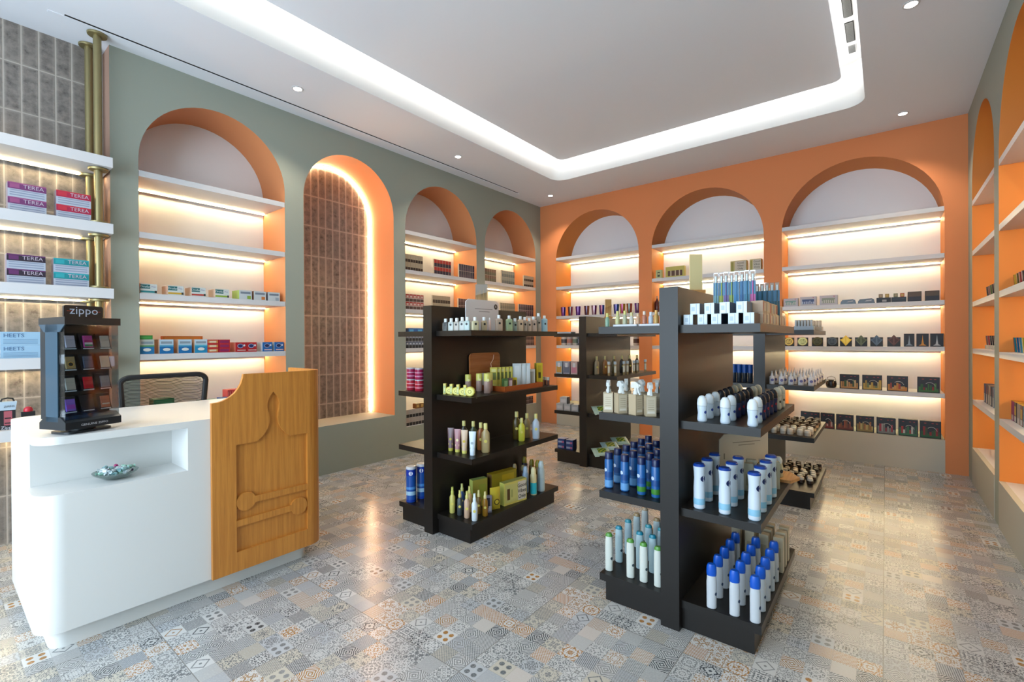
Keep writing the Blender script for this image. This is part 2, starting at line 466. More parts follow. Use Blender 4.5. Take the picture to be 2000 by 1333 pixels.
# suspended raft inside the tray, with its LED line on the rim
ra = MB(); G = .175
raft = rrect(TX0 + G, TX1 - G, TY0 + G, TY1 - G, .09, 6)
ra.prism(raft, 3.85, 3.885, M_CEIL)
raft_o = struct(ra, 'trim_2')
def ring(pts, d):
    cx = (TX0 + TX1) / 2; cy = (TY0 + TY1) / 2
    return [(p[0] - d * (1 if p[0] > cx else -1), p[1] - d * (1 if p[1] > cy else -1)) for p in pts]
lc = MB()
o1 = ring(raft, .014); o2 = ring(raft, .024)
for i in range(len(o1)):
    j = (i + 1) % len(o1)
    lc.add([(*o1[i], 3.888), (*o1[j], 3.888), (*o2[j], 3.935), (*o2[i], 3.935)], [(0, 1, 2, 3)], M_LEDC)
lc_o = lc.build('cove_light_strip'); tag(lc_o, 'continuous LED line hidden on the rim of the suspended ceiling raft', 'light strip')
# front of the shop, glazed
fr = MB()
for x0, x1, z0, z1 in ((XT - .1, -4.1, 0, ZC), (.2, XR + .02, 0, ZC), (-4.1, .2, 3.05, ZC), (-4.1, .2, 0, .25)):
    fr.box(x0, x1, YF - .12, YF, z0, z1, M_SAGE)
struct(fr, 'wall_front')
wf = MB()
for x in (-4.1, -2.67, -1.24, .16): wf.box(x, x + .04, YF - .09, YF - .03, .25, 3.05, M_BLACKP)
for z in (.25, 3.01): wf.box(-4.1, .2, YF - .09, YF - .03, z, z + .04, M_BLACKP)
struct(wf, 'window_1')

# ceiling downlights
def downlight(x, y, where):
    t = empty('ceiling_downlight', (x, y, ZC), 0, where, 'downlight', 'recessed ceiling downlights')
    a = MB(); a.lathe([(.048, 0), (.048, -.004), (.036, -.006), (.034, .0), (.034, -.001)], M_SHELF, 24, cap=False); a.build('trim_ring', t)
    b = MB(); b.lathe([(.0005, -.0025), (.034, -.0025)], M_BULB, 20, cap=False); b.build('lens', t)
    li = bpy.data.lights.new('spot', 'SPOT'); li.energy = P_DOWN; li.spot_size = math.radians(105); li.spot_blend = .6; li.shadow_soft_size = .03; li.color = (1, .86, .68)
    lo = bpy.data.objects.new('spot_beam', li); COL.objects.link(lo); lo.parent = t; lo.location = (0, 0, -.02)
for x, y, w in ((-4.08, 2.09, 'ceiling downlight nearest the counter, above the first pair of arches on the sage wall'),
                (-4.08, 4.09, 'ceiling downlight half way along the sage wall'),
                (-4.08, 6.11, 'ceiling downlight in the corner where sage wall meets terracotta wall'),
                (.14, 6.12, 'ceiling downlight above the widest arch of the terracotta wall'),
                (.14, 4.15, 'ceiling downlight at the top right edge of the picture')):
    downlight(x, y, w)
for x, y in ((-4.08, .09), (.14, 2.15), (.14, .15)):
    li = bpy.data.lights.new('spot', 'SPOT'); li.energy = P_DOWN * .7; li.spot_size = math.radians(105); li.spot_blend = .6; li.shadow_soft_size = .03; li.color = (1, .86, .68)
    lo = bpy.data.objects.new('spot_beam', li); COL.objects.link(lo); lo.location = (x, y, ZC - .02)
# air grilles in the tray gap
for k, (y0, y1, w) in enumerate(((4.15, 4.78, 'longer dark slatted air grille in the ceiling cove'), (4.87, 5.20, 'middle dark slatted air grille in the ceiling cove'), (5.26, 5.40, 'short pale air grille at the end of the ceiling cove'))):
    t = empty('air_grille', (-.235, (y0 + y1) / 2, ZT), 0, w, 'air vent', 'air grilles in the ceiling cove')
    h = (y1 - y0) / 2
    a = MB(); a.box(-.032, .032, -h, h, -.006, -.001, M_SHELF if k == 2 else M_VENT); a.build('frame', t)
    s = MB()
    yy = -h + .006
    while yy < h - .006: s.box(-.026, .026, yy, yy + .004, -.014, -.006, M_ALU); yy += .014
    s.build('slats', t)

# ------------------------------------------------------------------ wall shelves
SZ = (2.745, 2.263, 1.781, 1.300, .816)
def wall_shelf(name, c, length, depth, rz, label, group, thick=.046, led=True):
    """c: centre of front bottom edge line at top z; local +y runs into the wall"""
    t = empty(name, c, rz, label, 'shelf', group)
    b = MB(); h = length / 2
    b.box(-h, h, 0, depth, -thick, 0, M_SHELF); b.build('board', t)
    if led:
        p = MB(); yb = depth - .045
        p.box(-h + .006, h - .006, yb + .010, yb + .022, -thick - .010, -thick, M_ALU)
        p.build('light_profile', t)
        l = MB(); l.box(-h + .006, h - .006, yb, yb + .010, -thick - .006, -thick, M_LED); l.build('light_strip', t)
    return t
NTH = ('top', 'second', 'third', 'fourth', 'lowest')
LN = ('first sage wall arch from the counter', None, 'third sage wall arch, beyond the tall tiled niche', 'last sage wall arch beside the corner')
BN = ('terracotta wall arch next to the corner', 'middle arch of the terracotta wall', 'widest right-hand arch of the terracotta wall')
RN = ('far narrow arch of the right wall', 'near arch of the right wall at the picture edge')
for i, (a0, a1, z0, cr) in enumerate(LA):
    if i == 1: continue
    for k, z in enumerate(SZ):
        wall_shelf('wall_shelf', (XL - .001, (a0 + a1) / 2, z), a1 - a0 - .004, DEP - .003, PI / 2, 'white lit shelf, %s one in the %s' % (NTH[k], LN[i]), 'white shelves in the sage wall arches')
for i, (a0, a1, z0, cr) in enumerate(BA):
    for k, z in enumerate(SZ):
        wall_shelf('wall_shelf', ((a0 + a1) / 2, YB + .001, z), a1 - a0 - .004, DEP - .003, 0, 'white lit shelf, %s one in the %s' % (NTH[k], BN[i]), 'white shelves in the terracotta wall arches')
for i, (a0, a1, z0, cr) in enumerate(RA):
    for k, z in enumerate((2.70, 2.222, 1.735, 1.289, .80)):
        wall_shelf('wall_shelf', (XR + .001, (a0 + a1) / 2, z), a1 - a0 - .004, DEP - .003, -PI / 2, 'white shelf, %s one in the %s' % (NTH[k], RN[i]), 'white shelves in the right wall arches')
# tiled bay shelves, carried by brass poles
for k, (z, d) in enumerate(((2.735, 0), (2.255, 0), (1.785, 0), (1.295, 0), (.835, 0))):
    wall_shelf('wall_shelf', (-4.385, -.33, z), 2.40, .382, PI / 2, 'thick white lit shelf over grey tiles, %s one of the bay behind the counter' % NTH[k], 'white shelves in the tiled bay', thick=.072)
for nm, px, py, w in (('front', -4.475, .805, 'brass pole in front, running from ceiling through the tiled bay shelves'), ('rear', -4.70, .795, 'brass pole behind, close to the tiles, running through the bay shelves')):
    t = empty('brass_pole', (px, py, 0), 0, w, 'pole', 'brass shelf poles')
    p = MB(); p.lathe([(.024, .0), (.024, ZC)], M_BRASS, 18); p.build('pole', t)
    zs = [ZC - .02] + [q - .092 for q in (2.735, 2.255, 1.785, 1.295, .835)] + [q + .001 for q in (2.255, 1.785, 1.295, .835)]
    for z in zs:
        f = MB(); f.lathe([(.024, 0), (.056, .002), (.058, .008), (.058, .016), (.024, .019)], M_BRASS, 22, (0, 0, z), cap=False); f.build('flange', t)

# tall niche LED outline at the rear edge of the arch
t = empty('niche_light_strip', (XL - DEP + .012, (LA[1][0] + LA[1][1]) / 2, .507), 0, 'warm light strip following the rear edge of the tall tiled arch niche', 'light strip')
a0, a1, z0, cr = LA[1]
pth = arch_path(a0 + .018, a1 - .018, z0 + .01, cr - .018, 36); c = (a0 + a1) / 2
mb = MB()
mb.tube([(0.004, p[0] - c, p[1] - .507) for p in pth], .008, M_LEDN, 8)
mb.build('diffuser', t)

# ------------------------------------------------------------------ gondolas
def gondola(x0, y0, L, label, dy=.03):
    """x0: centre of panel, y0: front of panel"""
    t = empty('gondola_shelf', (x0, y0, 0), 0, label, 'gondola display', 'black gondolas')
    p = MB(); p.box(-.045, .045, 0, L + .06, 0, 1.648, M_DARK); p.build('centre_panel', t)
    for s in (-1, 1):
        lo, hi = (.0455, .392) if s > 0 else (-.392, -.0455)
        for z in (1.465, 1.005, .585):
            b = MB(); b.box(lo, hi, dy, dy + L, z - .038, z, M_DARK); b.build('shelf', t)
        b = MB()
        b.box(lo, hi, dy, dy + L, .102, .140, M_DARK)
        q0, q1 = (.0455, .362) if s > 0 else (-.362, -.0455)
        b.box(q0, q1, dy + .012, dy + L - .02, 0, .102, M_DARK); b.build('base_plinth', t)
    return t
GX = {1: -2.592, 2: -2.597, 3: -.818, 4: -.845}
GY = {1: 2.275, 2: 4.505, 3: 2.24, 4: 4.45}
GL = {1: 1.07, 2: 1.07, 3: .965, 4: .965}
gondola(GX[1], GY[1], GL[1], 'black gondola shelf at centre left, holding suncare bottles and yellow boxes', .045)
gondola(GX[2], GY[2], GL[2], 'black gondola shelf at the far back, behind the suncare gondola')
gondola(GX[3], GY[3], GL[3], 'black gondola shelf in the right foreground, holding deodorants and shampoo')
gondola(GX[4], GY[4], GL[4], 'black gondola shelf at the back right, holding small jars and dropper bottles')

# ------------------------------------------------------------------ counter
ct = empty('checkout_counter', (-3.36, .96, 0), 0, 'white checkout counter with rounded corners and carved oak front panel', 'counter')
ox, oy = -3.36, .96
def loc(pts): return [(p[0] - ox, p[1] - oy) for p in pts]
CX0, CX1, CY0, CY1 = -3.85, -2.892, .30, 1.62
b = MB()
b.prism(loc(rrect(CX0 + .06, CX1 - .06, CY0 + .05, CY1 - .06, .06, 6)), 0, .1, M_COUNTER, True); b.build('plinth', ct)
b = MB()
b.prism(loc(rrect(CX0, CX1, CY0, CY1, .10, 8)), .095, .715, M_COUNTER, True)
b.prism(loc([(CX0, CY0 + .1), (CX0 + .1, CY0), (-3.15, CY0 + .012), (-3.15, .873), (CX1, .873), (CX1, CY1 - .1), (CX1 - .1, CY1), (CX0, CY1)]), .715, .940, M_COUNTER)
b.build('cabinet', ct)
b = MB(); b.prism(loc(rrect(CX0, CX1, CY0, CY1, .10, 8)), .94, .975, M_COUNTER, True); b.build('worktop', ct)
# carved oak panel: wraps the right-hand corner
b = MB()
def pF(u, v): return (-2.868 - ox, u - oy, v)
def pB(u, v): return (-2.890 - ox, u - oy, v)
outl = [(.978, .095), (1.535, .098), (1.535, 1.21), (1.141, 1.211), (1.138, 1.19), (1.127, 1.155), (1.112, 1.128), (1.094, 1.106), (1.075, 1.090), (1.057, 1.079), (1.035, 1.069), (1.013, 1.063), (.978, 1.060)]
rec = [(1.10, .205), (1.517, .205), (1.517, .815), (1.412, .814), (1.385, .834), (1.362, .860), (1.348, .882), (1.339, .909), (1.334, .94), (1.337, .968), (1.343, .995), (1.345, 1.022), (1.341, 1.046), (1.330, 1.070), (1.308, 1.096),
       (1.288, 1.070), (1.277, 1.046), (1.272, 1.022), (1.274, .995), (1.281, .968), (1.285, .94), (1.283, .909), (1.272, .878), (1.255, .852), (1.236, .832), (1.212, .814), (1.10, .812)]
tri = tessellate_polygon([[Vector((*p, 0)) for p in outl], [Vector((*p, 0)) for p in rec]])
b.add([pF(*p) for p in outl + rec], [tuple(t) for t in tri], M_OAK)
n = len(outl); b.add([pB(*p) for p in outl] + [pF(*p) for p in outl], [(i, (i + 1) % n, n + (i + 1) % n, n + i) for i in range(n)], M_OAK)
b.add([pB(*p) for p in outl], [tuple(t) for t in tessellate_polygon([[Vector((*p, 0)) for p in outl]])], M_OAK)
def pR(u, v): return (-2.886 - ox, u - oy, v)
n = len(rec); b.add([pR(*p) for p in rec] + [pF(*p) for p in rec], [(i, n + i, n + (i + 1) % n, (i + 1) % n) for i in range(n)], M_OAK)
b.add([pR(*p) for p in rec], [tuple(t) for t in tessellate_polygon([[Vector((*p, 0)) for p in rec]])], M_OAK)
# the corner return
import itertools
cc = []
R_ = .095
for k in range(9):
    a = .5 * PI * k / 8; cc.append((-2.868 - R_ + R_ * math.cos(a), 1.535 + R_ * math.sin(a)))
cc.append((-3.30, 1.63))
ci = []
for k in range(9):
    a = .5 * PI * k / 8; ci.append((-2.868 - R_ + (R_ - .022) * math.cos(a), 1.535 + (R_ - .022) * math.sin(a)))
ci.append((-3.30, 1.608))
b.prism([(p[0] - ox, p[1] - oy) for p in cc + ci[::-1]], .098, 1.211, M_OAK, True)
oak = b.build('carved_panel', ct); oak['label'] = 'carved oak front panel with scooped top edge'
# raised paddles crossing the carved field
def paddle(cx, cz, rad, u0, u1, zc, hw):
    pts = []
    sgn = 1 if u1 > cx else -1
    a0 = math.asin(hw / rad)
    for k in range(25):
        a = a0 + (2 * PI - 2 * a0) * k / 24
        pts.append((cx + sgn * rad * math.cos(a), cz + rad * math.sin(a)))
    pts += [(u1, zc - hw), (u1, zc + hw)]
    return pts
for nm, args in (('a', (1.153, .480, .052, 1.153, 1.517, .475, .018)), ('b', (1.462, .366, .052, 1.462, 1.10, .364, .018))):
    m = MB(); pts = paddle(*args)
    f0 = lambda u, v: (-2.8862 - ox, u - oy, v)
    f1 = lambda u, v: (-2.870 - ox, u - oy, v)
    m.slab(pts, f0, f1, M_OAK); o = m.build('raised_paddle', ct)

# ------------------------------------------------------------------ product kit
TRANS = mat('clear_plastic', '#eef3f2', .08, trans=.9, ior=1.15)
WHITE = P('#dfe1e2'); OFFW = P('#cfcbc2'); BLACK = P('#17181a'); NAVY = P('#12234f')
_K = {}
def kit(key, fn):
    """fn() -> list of (part name, MB, label or None); the last two may be nested under the first with a trailing '>'"""
    if key not in _K:
        _K[key] = [(n, mb.mesh(n), lab, par) for n, mb, lab, par in fn()]
    return _K[key]
def put(key, fn, name, x, y, z, rz, label, cat, group=None, scale=1.0, sz=None, tilt=None):
    parts = kit(key, fn)
    if len(parts) == 1:
        o = bpy.data.objects.new(name, parts[0][1]); COL.objects.link(o)
    else:
        o = bpy.data.objects.new(name, None); o.empty_display_size = .03; COL.objects.link(o)
        made = {}
        for n, me, lab, par in parts:
            c = bpy.data.objects.new(n, me); COL.objects.link(c)
            c.parent = made[par] if par else o
            if lab: c['label'] = lab
            made[n] = c
    o.location = (x, y, z); o.rotation_euler = (tilt or 0, 0, rz)
    o.scale = (scale, scale, sz if sz else scale)
    return tag(o, label, cat, group)

def carton_mb(w, d, h, col, dec=(), side=None, top=None, txt=(), m=None):
    """box, origin bottom centre, front towards -y at y=0, body reaching +d"""
    b = MB(); k = P(col)
    b.box(-w / 2, w / 2, 0, d, 0, h, k)
    if side: 
        for s in (-1, 1):
            x = s * (w / 2 + .0004); q = [(x, .001, .001), (x, d - .001, .001), (x, d - .001, h - .001), (x, .001, h - .001)]
            b.quad(q if s > 0 else q[::-1], P(side))
    if top: b.quad([(-w / 2, 0, h + .0004), (w / 2, 0, h + .0004), (w / 2, d, h + .0004), (-w / 2, d, h + .0004)], P(top))
    for i, (u0, v0, u1, v1, c) in enumerate(dec):
        y = -.0004 - .0002 * i
        b.quad([(-w / 2 + u0 * w, y, v0 * h), (-w / 2 + u1 * w, y, v0 * h), (-w / 2 + u1 * w, y, v1 * h), (-w / 2 + u0 * w, y, v1 * h)], P(c))
    for (s, u, v, size, c) in txt:
        b.text(s, size, (-w / 2 + u * w, -.0012 - .0002 * len(dec), v * h), (1, 0, 0), (0, 0, 1), P(c))
    return b
def carton(w, d, h, col, dec=(), side=None, top=None, txt=()):
    return lambda: [('carton', carton_mb(w, d, h, col, dec, side, top, txt), None, None)]
def blob(b, cx, cz, rx, rz, col, y=-.0006, n=14, a0=0, a1=2 * PI):
    b.quad([(cx + rx * math.cos(a0 + (a1 - a0) * k / n), y, cz + rz * math.sin(a0 + (a1 - a0) * k / n)) for k in range(n)], P(col))

def bottle(body, cap, bcol, ccol, sx=1, sy=1, seg=18, mark=None, band=None, bm=None, cm=None, cap_sx=None):
    """lathe body + cap"""
    def f():
        b = MB(); b.lathe(body, bm or P(bcol, .3), seg, sx=sx, sy=sy)
        r = max(q[0] for q in body)
        if band:
            for z0, z1, c in band: b.lathe([(rad_at(body, z0) + .0007, z0), (rad_at(body, (z0 + z1) / 2) + .0007, (z0 + z1) / 2), (rad_at(body, z1) + .0007, z1)], P(c, .35), seg, sx=sx, sy=sy, cap=False)
        if mark:
            for (z, rr_, c, ang) in mark:
                rb = rad_at(body, z)
                nn = 10; ps = []
                for k in range(nn):
                    a = 2 * PI * k / nn; th = ang + rr_ * math.cos(a) / max(rb, .001)
                    ps.append(((rb * sx + .0012) * math.cos(th), (rb * sy + .0012) * math.sin(th), z + rr_ * math.sin(a)))
                b.quad(ps, P(c))
        c = MB(); c.lathe(cap, cm or P(ccol, .35), seg, sx=cap_sx or sx, sy=cap_sx or sy)
        return [('bottle_body', b, None, None), ('cap', c, None, None)]
    return f
def rad_at(prof, z):
    for (r0, z0), (r1, z1) in zip(prof, prof[1:]):
        if z0 <= z <= z1 and z1 > z0: return r0 + (r1 - r0) * (z - z0) / (z1 - z0)
    return prof[-1][0]
FR = -PI / 2       # angle of a bottle's front

def flat_bottle(w, d, h, neck_r, cap_r, cap_h, bcol, ccol, mark=None, bm=None, shoulder=.012):
    """box-like bottle with rounded edges, short neck and round cap; height includes cap"""
    def f():
        b = MB(); hb = h - cap_h
        o = rrect(-w / 2, w / 2, -d / 2, d / 2, min(w, d) * .25, 3)
        b.prism(o, 0, hb - shoulder, bm or P(bcol, .25), True)
        n = len(o); k = neck_r / (w / 2)
        b.add([(p[0], p[1], hb - shoulder) for p in o] + [(p[0] * .9, p[1] * .85, hb - shoulder * .4) for p in o] + [(p[0] * k, p[1] * min(1, neck_r / (d / 2)), hb) for p in o],
              [(i, (i + 1) % n, n + (i + 1) % n, n + i) for i in range(n)] + [(n + i, n + (i + 1) % n, 2 * n + (i + 1) % n, 2 * n + i) for i in range(n)], bm or P(bcol, .25), True)
        if mark:
            for (mx, mz, mr, mc) in mark:
                b.quad([(mx + mr * math.cos(2 * PI * q / 12), -d / 2 - .0008, mz + mr * math.sin(2 * PI * q / 12)) for q in range(12)], P(mc))
        c = MB(); c.lathe([(cap_r, hb - .002), (cap_r, h - .003), (cap_r * .85, h)], P(ccol, .35), 14)
        return [('bottle_body', b, None, None), ('cap', c, None, None)]
    return f

def tube(w, h, col, capcol, cap_h=.022, dot=None):
    """standing tube: round cap below, flat crimp on top"""
    def f():
        b = MB(); n = 16; rings = []
        for t in (0, .25, .5, .75, .96, 1.0):
            z = cap_h + (h - cap_h) * t; a = w / 2 * (.78 + .22 * t); d = w / 2 * .78 * (1 - t) ** .8 + .0012
            rings.append([(a * math.cos(2 * PI * k / n), d * math.sin(2 * PI * k / n), z) for k in range(n)])
        vs = sum(rings, []); fs = []
        for i in range(len(rings) - 1):
            for k in range(n): fs.append((i * n + k, i * n + (k + 1) % n, (i + 1) * n + (k + 1) % n, (i + 1) * n + k))
        fs.append(tuple((len(rings) - 1) * n + k for k in range(n)))
        b.add(vs, fs, P(col, .35), True)
        if dot:
            z = h * .52; y = -(w / 2 * .78 * (1 - (z - cap_h) / (h - cap_h)) ** .8) - .002
            b.quad([(w * .2 * math.cos(2 * PI * q / 12), y, z + w * .2 * math.sin(2 * PI * q / 12)) for q in range(12)], P(dot))
            b.box(-w * .3, w * .3, y - .0001, y + .001, h * .26, h * .34, P(dot))
        c = MB(); c.lathe([(w / 2 * .72, 0), (w / 2 * .78, cap_h)], P(capcol, .4), 16)
        return [('tube_body', b, None, None), ('cap', c, None, None)]
    return f

def ordn(i, n):
    names = ['first', 'second', 'third', 'fourth', 'fifth', 'sixth', 'seventh', 'eighth', 'ninth', 'tenth', 'eleventh', 'twelfth', 'thirteenth', 'fourteenth', 'fifteenth']
    return names[i]

# ------------------------------------------------------------------ gondola 1: suncare
RP = PI / 2   # facing +x
OLV = '#b9b56a'; YEL = '#c9b93c'; CRM = '#cfc8a0'
def sq(col, cap='#d6dadb', m=None, mark='#16181a', h=.092, w=.044): return flat_bottle(w, w * .62, h, .010, .0115, .024, col, cap, [(0, h * .48, .0085, mark)], m)
near = [(-2.506, 2.375, .089, '#9fa8a4'), (-2.447, 2.375, .091, '#aab2ae'), (-2.391, 2.375, .091, '#a09a90'), (-2.333, 2.372, .094, '#a5aaa6'), (-2.283, 2.37, .093, '#9eb0ad')]
for i, (x, y, h, c) in enumerate(near):
    put('sqb' + c + str(h), sq(c, h=h, m=TRANS if i == 0 else None), 'toiletry_bottle', x, y, 1.465, .35, 'small grey bottle with white cap, %s from the post on top shelf of suncare gondola' % ordn(i, 5), 'bottle', 'small white-capped bottles on the top shelf end')
right = [(2.40, .092, .048, '#b8ae8c', 'beige'), (2.494, .095, .04, '#a99678', 'tan'), (2.658, .116, .052, '#b29a86', 'pinkish beige'), (2.779, .117, .05, '#9fae86', 'pale green'), (2.851, .099, .032, '#8f9a90', 'small greyish green'),
         (2.919, .117, .044, '#c2a98c', 'light peach'), (2.975, .112, .04, '#a5998a', 'taupe'), (3.035, .108, .036, '#b9a897', 'rosy beige'), (3.095, .12, .05, '#b49f90', 'dusty pink'), (3.165, .15, .038, '#9a9388', 'tall grey'), (3.25, .134, .05, '#8fb4c2', 'light blue')]
for i, (y, h, w, c, nm) in enumerate(right):
    put('sqr%d' % i, sq(c, h=h, w=w), 'toiletry_bottle', -2.238, y, 1.465, 1.1, '%s square bottle with round black logo, %s along the top shelf edge' % (nm, ordn(i, 11)), 'bottle', 'square toiletry bottles on the top shelf edge')
put('pinkvial', bottle([(.009, 0), (.009, .07), (.006, .078)], [(.007, .078), (.007, .094)], '#d9b8ac', '#d6cfcb'), 'toiletry_bottle', -2.25, 2.57, 1.465, 0, 'slim pale pink vial between the tan and pinkish bottles on top shelf', 'bottle')
# white placard
def placard_fn():
    b = MB()
    o = [(-.19, 0), (.19, 0), (.19, .225), (.165, .245), (-.16, .245), (-.19, .222)]
    b.slab(o, lambda u, v: (u, .006, v), lambda u, v: (u, 0, v), P('#cfced2', .35))
    b.box(-.09, .115, -.0006, 0, .172, .176, P('#6b6b70')); b.box(-.045, .08, -.0006, 0, .152, .156, P('#6b6b70'))
    b.quad([(.155 + .022 * math.cos(2 * PI * q / 16), -.0008, .198 + .022 * math.sin(2 * PI * q / 16)) for q in range(16)], P('#1b1b20'))
    b.text('R', .026, (.155, -.001, .198), (1, 0, 0), (0, 0, 1), P('#c8c8cc'))
    c = MB(); c.box(-.19, .19, .006, .06, 0, .006, P('#cfced2', .35))
    return [('sign_face', b, None, None), ('foot', c, None, None)]
put('placard', placard_fn, 'display_placard', -2.462, 2.73, 1.465, RP, 'white placard with a round black logo on top shelf of suncare gondola', 'sign', tilt=-.0)
# second placard on the front right gondola
def placard2_fn():
    b = MB()
    o = [(-.21, 0), (.21, 0), (.21, .29), (-.17, .29), (-.21, .255)]
    b.slab(o, lambda u, v: (u, .006, v), lambda u, v: (u, 0, v), P('#c8bfae', .4))
    b.box(-.1, .14, -.0006, 0, .225, .230, P('#8a8172')); b.box(-.05, .09, -.0006, 0, .205, .210, P('#8a8172')); b.box(-.175, -.165, -.0006, 0, .12, .16, P('#8a8172'))
    c = MB(); c.box(-.21, .21, .006, .05, 0, .006, P('#c8bfae', .4))
    return [('sign_face', b, None, None), ('foot', c, None, None)]
put('placard2', placard2_fn, 'display_placard', -.662, 3.055, .585, .98, 'cream placard behind the white spray cans on the front right gondola', 'sign', None, .86)

# wooden card holders on top of the centre panels
def holder(h, c1, c2, w=.085, pic=True):
    def f():
        a = MB(); a.box(-w / 2 - .01, w / 2 + .01, -.022, .022, 0, .018, MW)
        b = MB(); b.box(-w / 2, w / 2, -.004, .004, .015, .015 + h, P(c1))
        if pic:
            random.seed(3)
            b.quad([(-w / 2 + .002, -.0046, .02), (w / 2 - .002, -.0046, .02), (w / 2 - .002, -.0046, .015 + h * .66), (-w / 2 + .002, -.0046, .015 + h * .52)], P(c2))
            for k in range(12):
                x = -w / 2 + .006 + (w - .012) * k / 11; zt = .02 + h * (.55 + .38 * random.random())
                b.add([(x - .003, -.0052, .02), (x + .003, -.0052, .02), (x + .004, -.0052, zt)], [(0, 1, 2)], P('#c9a063'))
            b.box(-w * .35, w * .35, -.0058, -.005, .03, .034, P('#e8e4dc'))
        return [('wooden_base', a, None, None), ('card', b, None, None)]
    return f
MW = wood_material('light_beech', '#a9743f', '#c79458', .5, 'X')
put('hold1', holder(.19, '#8f8478', '#6b5638', .10), 'card_holder', -2.592, 2.86, 1.649, .75, 'picture card of dry reeds in a wooden holder above the white placard', 'card holder', 'card holders on the gondola tops')
put('hold3', holder(.20, '#c9b98a', '#c9b98a', .07, False), 'card_holder', -.818, 2.66, 1.649, .75, 'tall blank cream card in wooden holder on the front right gondola', 'card holder', 'card holders on the gondola tops')
put('hold2', holder(.21, '#b08b55', '#8b5f33', .075), 'card_holder', -2.597, 5.12, 1.649, .75, 'brown card in wooden holder on top of the far back gondola', 'card holder', 'card holders on the gondola tops')
put('hold4', holder(.19, '#d3c49c', '#d3c49c', .05, False), 'card_holder', -.845, 4.78, 1.649, .5, 'narrow cream card in wooden holder on top of the back right gondola', 'card holder', 'card holders on the gondola tops')

# shelf 2: lip balm boxes, tins, tall yellow-capped sticks
for i, (x, y) in enumerate([(-2.520, 2.372), (-2.452, 2.372), (-2.384, 2.372), (-2.314, 2.372)]):
    put('ybox', carton(.020, .030, .076, '#cdc060', [(.15, .1, .85, .8, '#9fae7a'), (.25, .25, .75, .6, '#c9cc8e')], '#c8c254'), 'small_carton', x, y, 1.005, .5, 'narrow yellow-green carton, %s from the post on second suncare shelf' % ordn(i, 4), 'box', 'narrow yellow-green cartons')
def tin_fn():
    b = MB(); b.lathe([(.030, 0), (.034, .004), (.034, .03), (.030, .034)], P('#c6bd4e', .3), 20)
    for v in b.v[:]: pass
    b.v = [(p[0], -p[2], p[1] + .034) for p in b.v]
    b.quad([(.024 * math.cos(2 * PI * q / 18), -.0346, .034 + .024 * math.sin(2 * PI * q / 18)) for q in range(18)], P('#d8d27a'))
    b.quad([(.013 * math.cos(2 * PI * q / 14), -.0350, .034 + .013 * math.sin(2 * PI * q / 14)) for q in range(14)], P('#7d7a2c'))
    b.quad([(.009 * math.cos(2 * PI * q / 14), -.0354, .034 + .009 * math.sin(2 * PI * q / 14)) for q in range(14)], P('#d8d27a'))
    return [('round_tin', b, None, None)]
for i, (x, y) in enumerate([(-2.484, 2.392), (-2.416, 2.392), (-2.348, 2.392), (-2.274, 2.390)]):
    put('tin', tin_fn, 'round_tin', x, y, 1.005, .55, 'round yellow tin standing on edge, %s from the post on second suncare shelf' % ordn(i, 4), 'tin', 'round yellow tins', .82 if i < 3 else 1.0)
stick = bottle([(.020, 0), (.022, .006), (.022, .075)], [(.0225, .075), (.0225, .12), (.020, .124)], '#a58a80', '#c3bf62', mark=[(.082, .009, '#e0dc9a', FR)])
for i, (x, y, s) in enumerate([(-2.50, 2.60, 1.05), (-2.44, 2.66, 1.1), (-2.37, 2.70, 1.15), (-2.305, 2.60, 1.18)]):
    put('stick', stick, 'sunscreen_stick', x, y, 1.005, .9, 'mauve stick with tall yellow-green cap, %s from the post behind the round tins' % ordn(i, 4), 'stick', 'yellow-capped mauve sticks', s)
# wooden tray with booklets
def tray_fn():
    b = MB(); m = P('#a04e1e', .35)
    b.box(-.25, .25, -.115, .115, 0, .008, m)
    for q in ((-.25, .25, -.115, -.105), (-.25, .25, .105, .115), (-.25, -.24, -.105, .105), (.24, .25, -.105, .105)): b.box(*q, .008, .038, m)
    return [('tray', b, None, None)]
put('tray', tray_fn, 'display_tray', -2.362, 2.985, 1.005, RP, 'orange-brown wooden tray full of yellow and white cartons', 'tray')
for i in range(6):
    put('ycard', carton(.058, .014, .165, '#c6b94e', [(.25, .4, .8, .75, '#6f7a3e'), (.2, .78, .8, .92, '#d4d08a'), (.2, .08, .8, .2, '#c8c46c')], '#bdb25a'), 'thin_carton', -2.44 + .010 * i, 2.83 + .036 * i, 1.0135, .75, 'thin yellow-green carton standing in the tray, %s from the front' % ordn(i, 6), 'box', 'thin yellow-green cartons in the tray')
for i in range(3):
    put('gmini', carton(.04, .03, .085, ['#4b6a3a', '#7a5a62', '#b7a92c'][i], [(.15, .15, .85, .8, ['#7c9a68', '#c9b4b8', '#4a3a16'][i])]), 'mini_carton', -2.29, 2.80 + .055 * i, 1.0135, 1.2, ['small green carton at the front edge of the tray', 'small mauve carton in the middle of the tray edge', 'small brown and yellow carton at the tray edge'][i], 'box')
    _K.pop('gmini')
for i in range(3):
    put('wcard', carton(.07, .018, .19, '#b9c3c6', [(.2, .1, .8, .9, '#c9d0d2')], '#aab6ba'), 'white_carton', -2.36 + .02 * i, 3.03 + .035 * i, 1.0135, .8, 'tall white carton in the tray, %s behind the yellow ones' % ordn(i, 3), 'box', 'tall white cartons in the tray')
put('wcard2', carton(.06, .03, .14, '#b4b0a6', [(.2, .15, .8, .85, '#8a857a')]), 'white_carton', -2.30, 3.15, 1.0135, 1.0, 'shorter grey-white printed carton at the far end of the tray', 'box')
put('wcard3', carton(.09, .02, .12, '#b9bcb6', [(.2, .3, .8, .8, '#8a9290')]), 'white_carton', -2.48, 2.80, 1.0135, .9, 'low white carton at the rear of the tray by the wooden board', 'box')
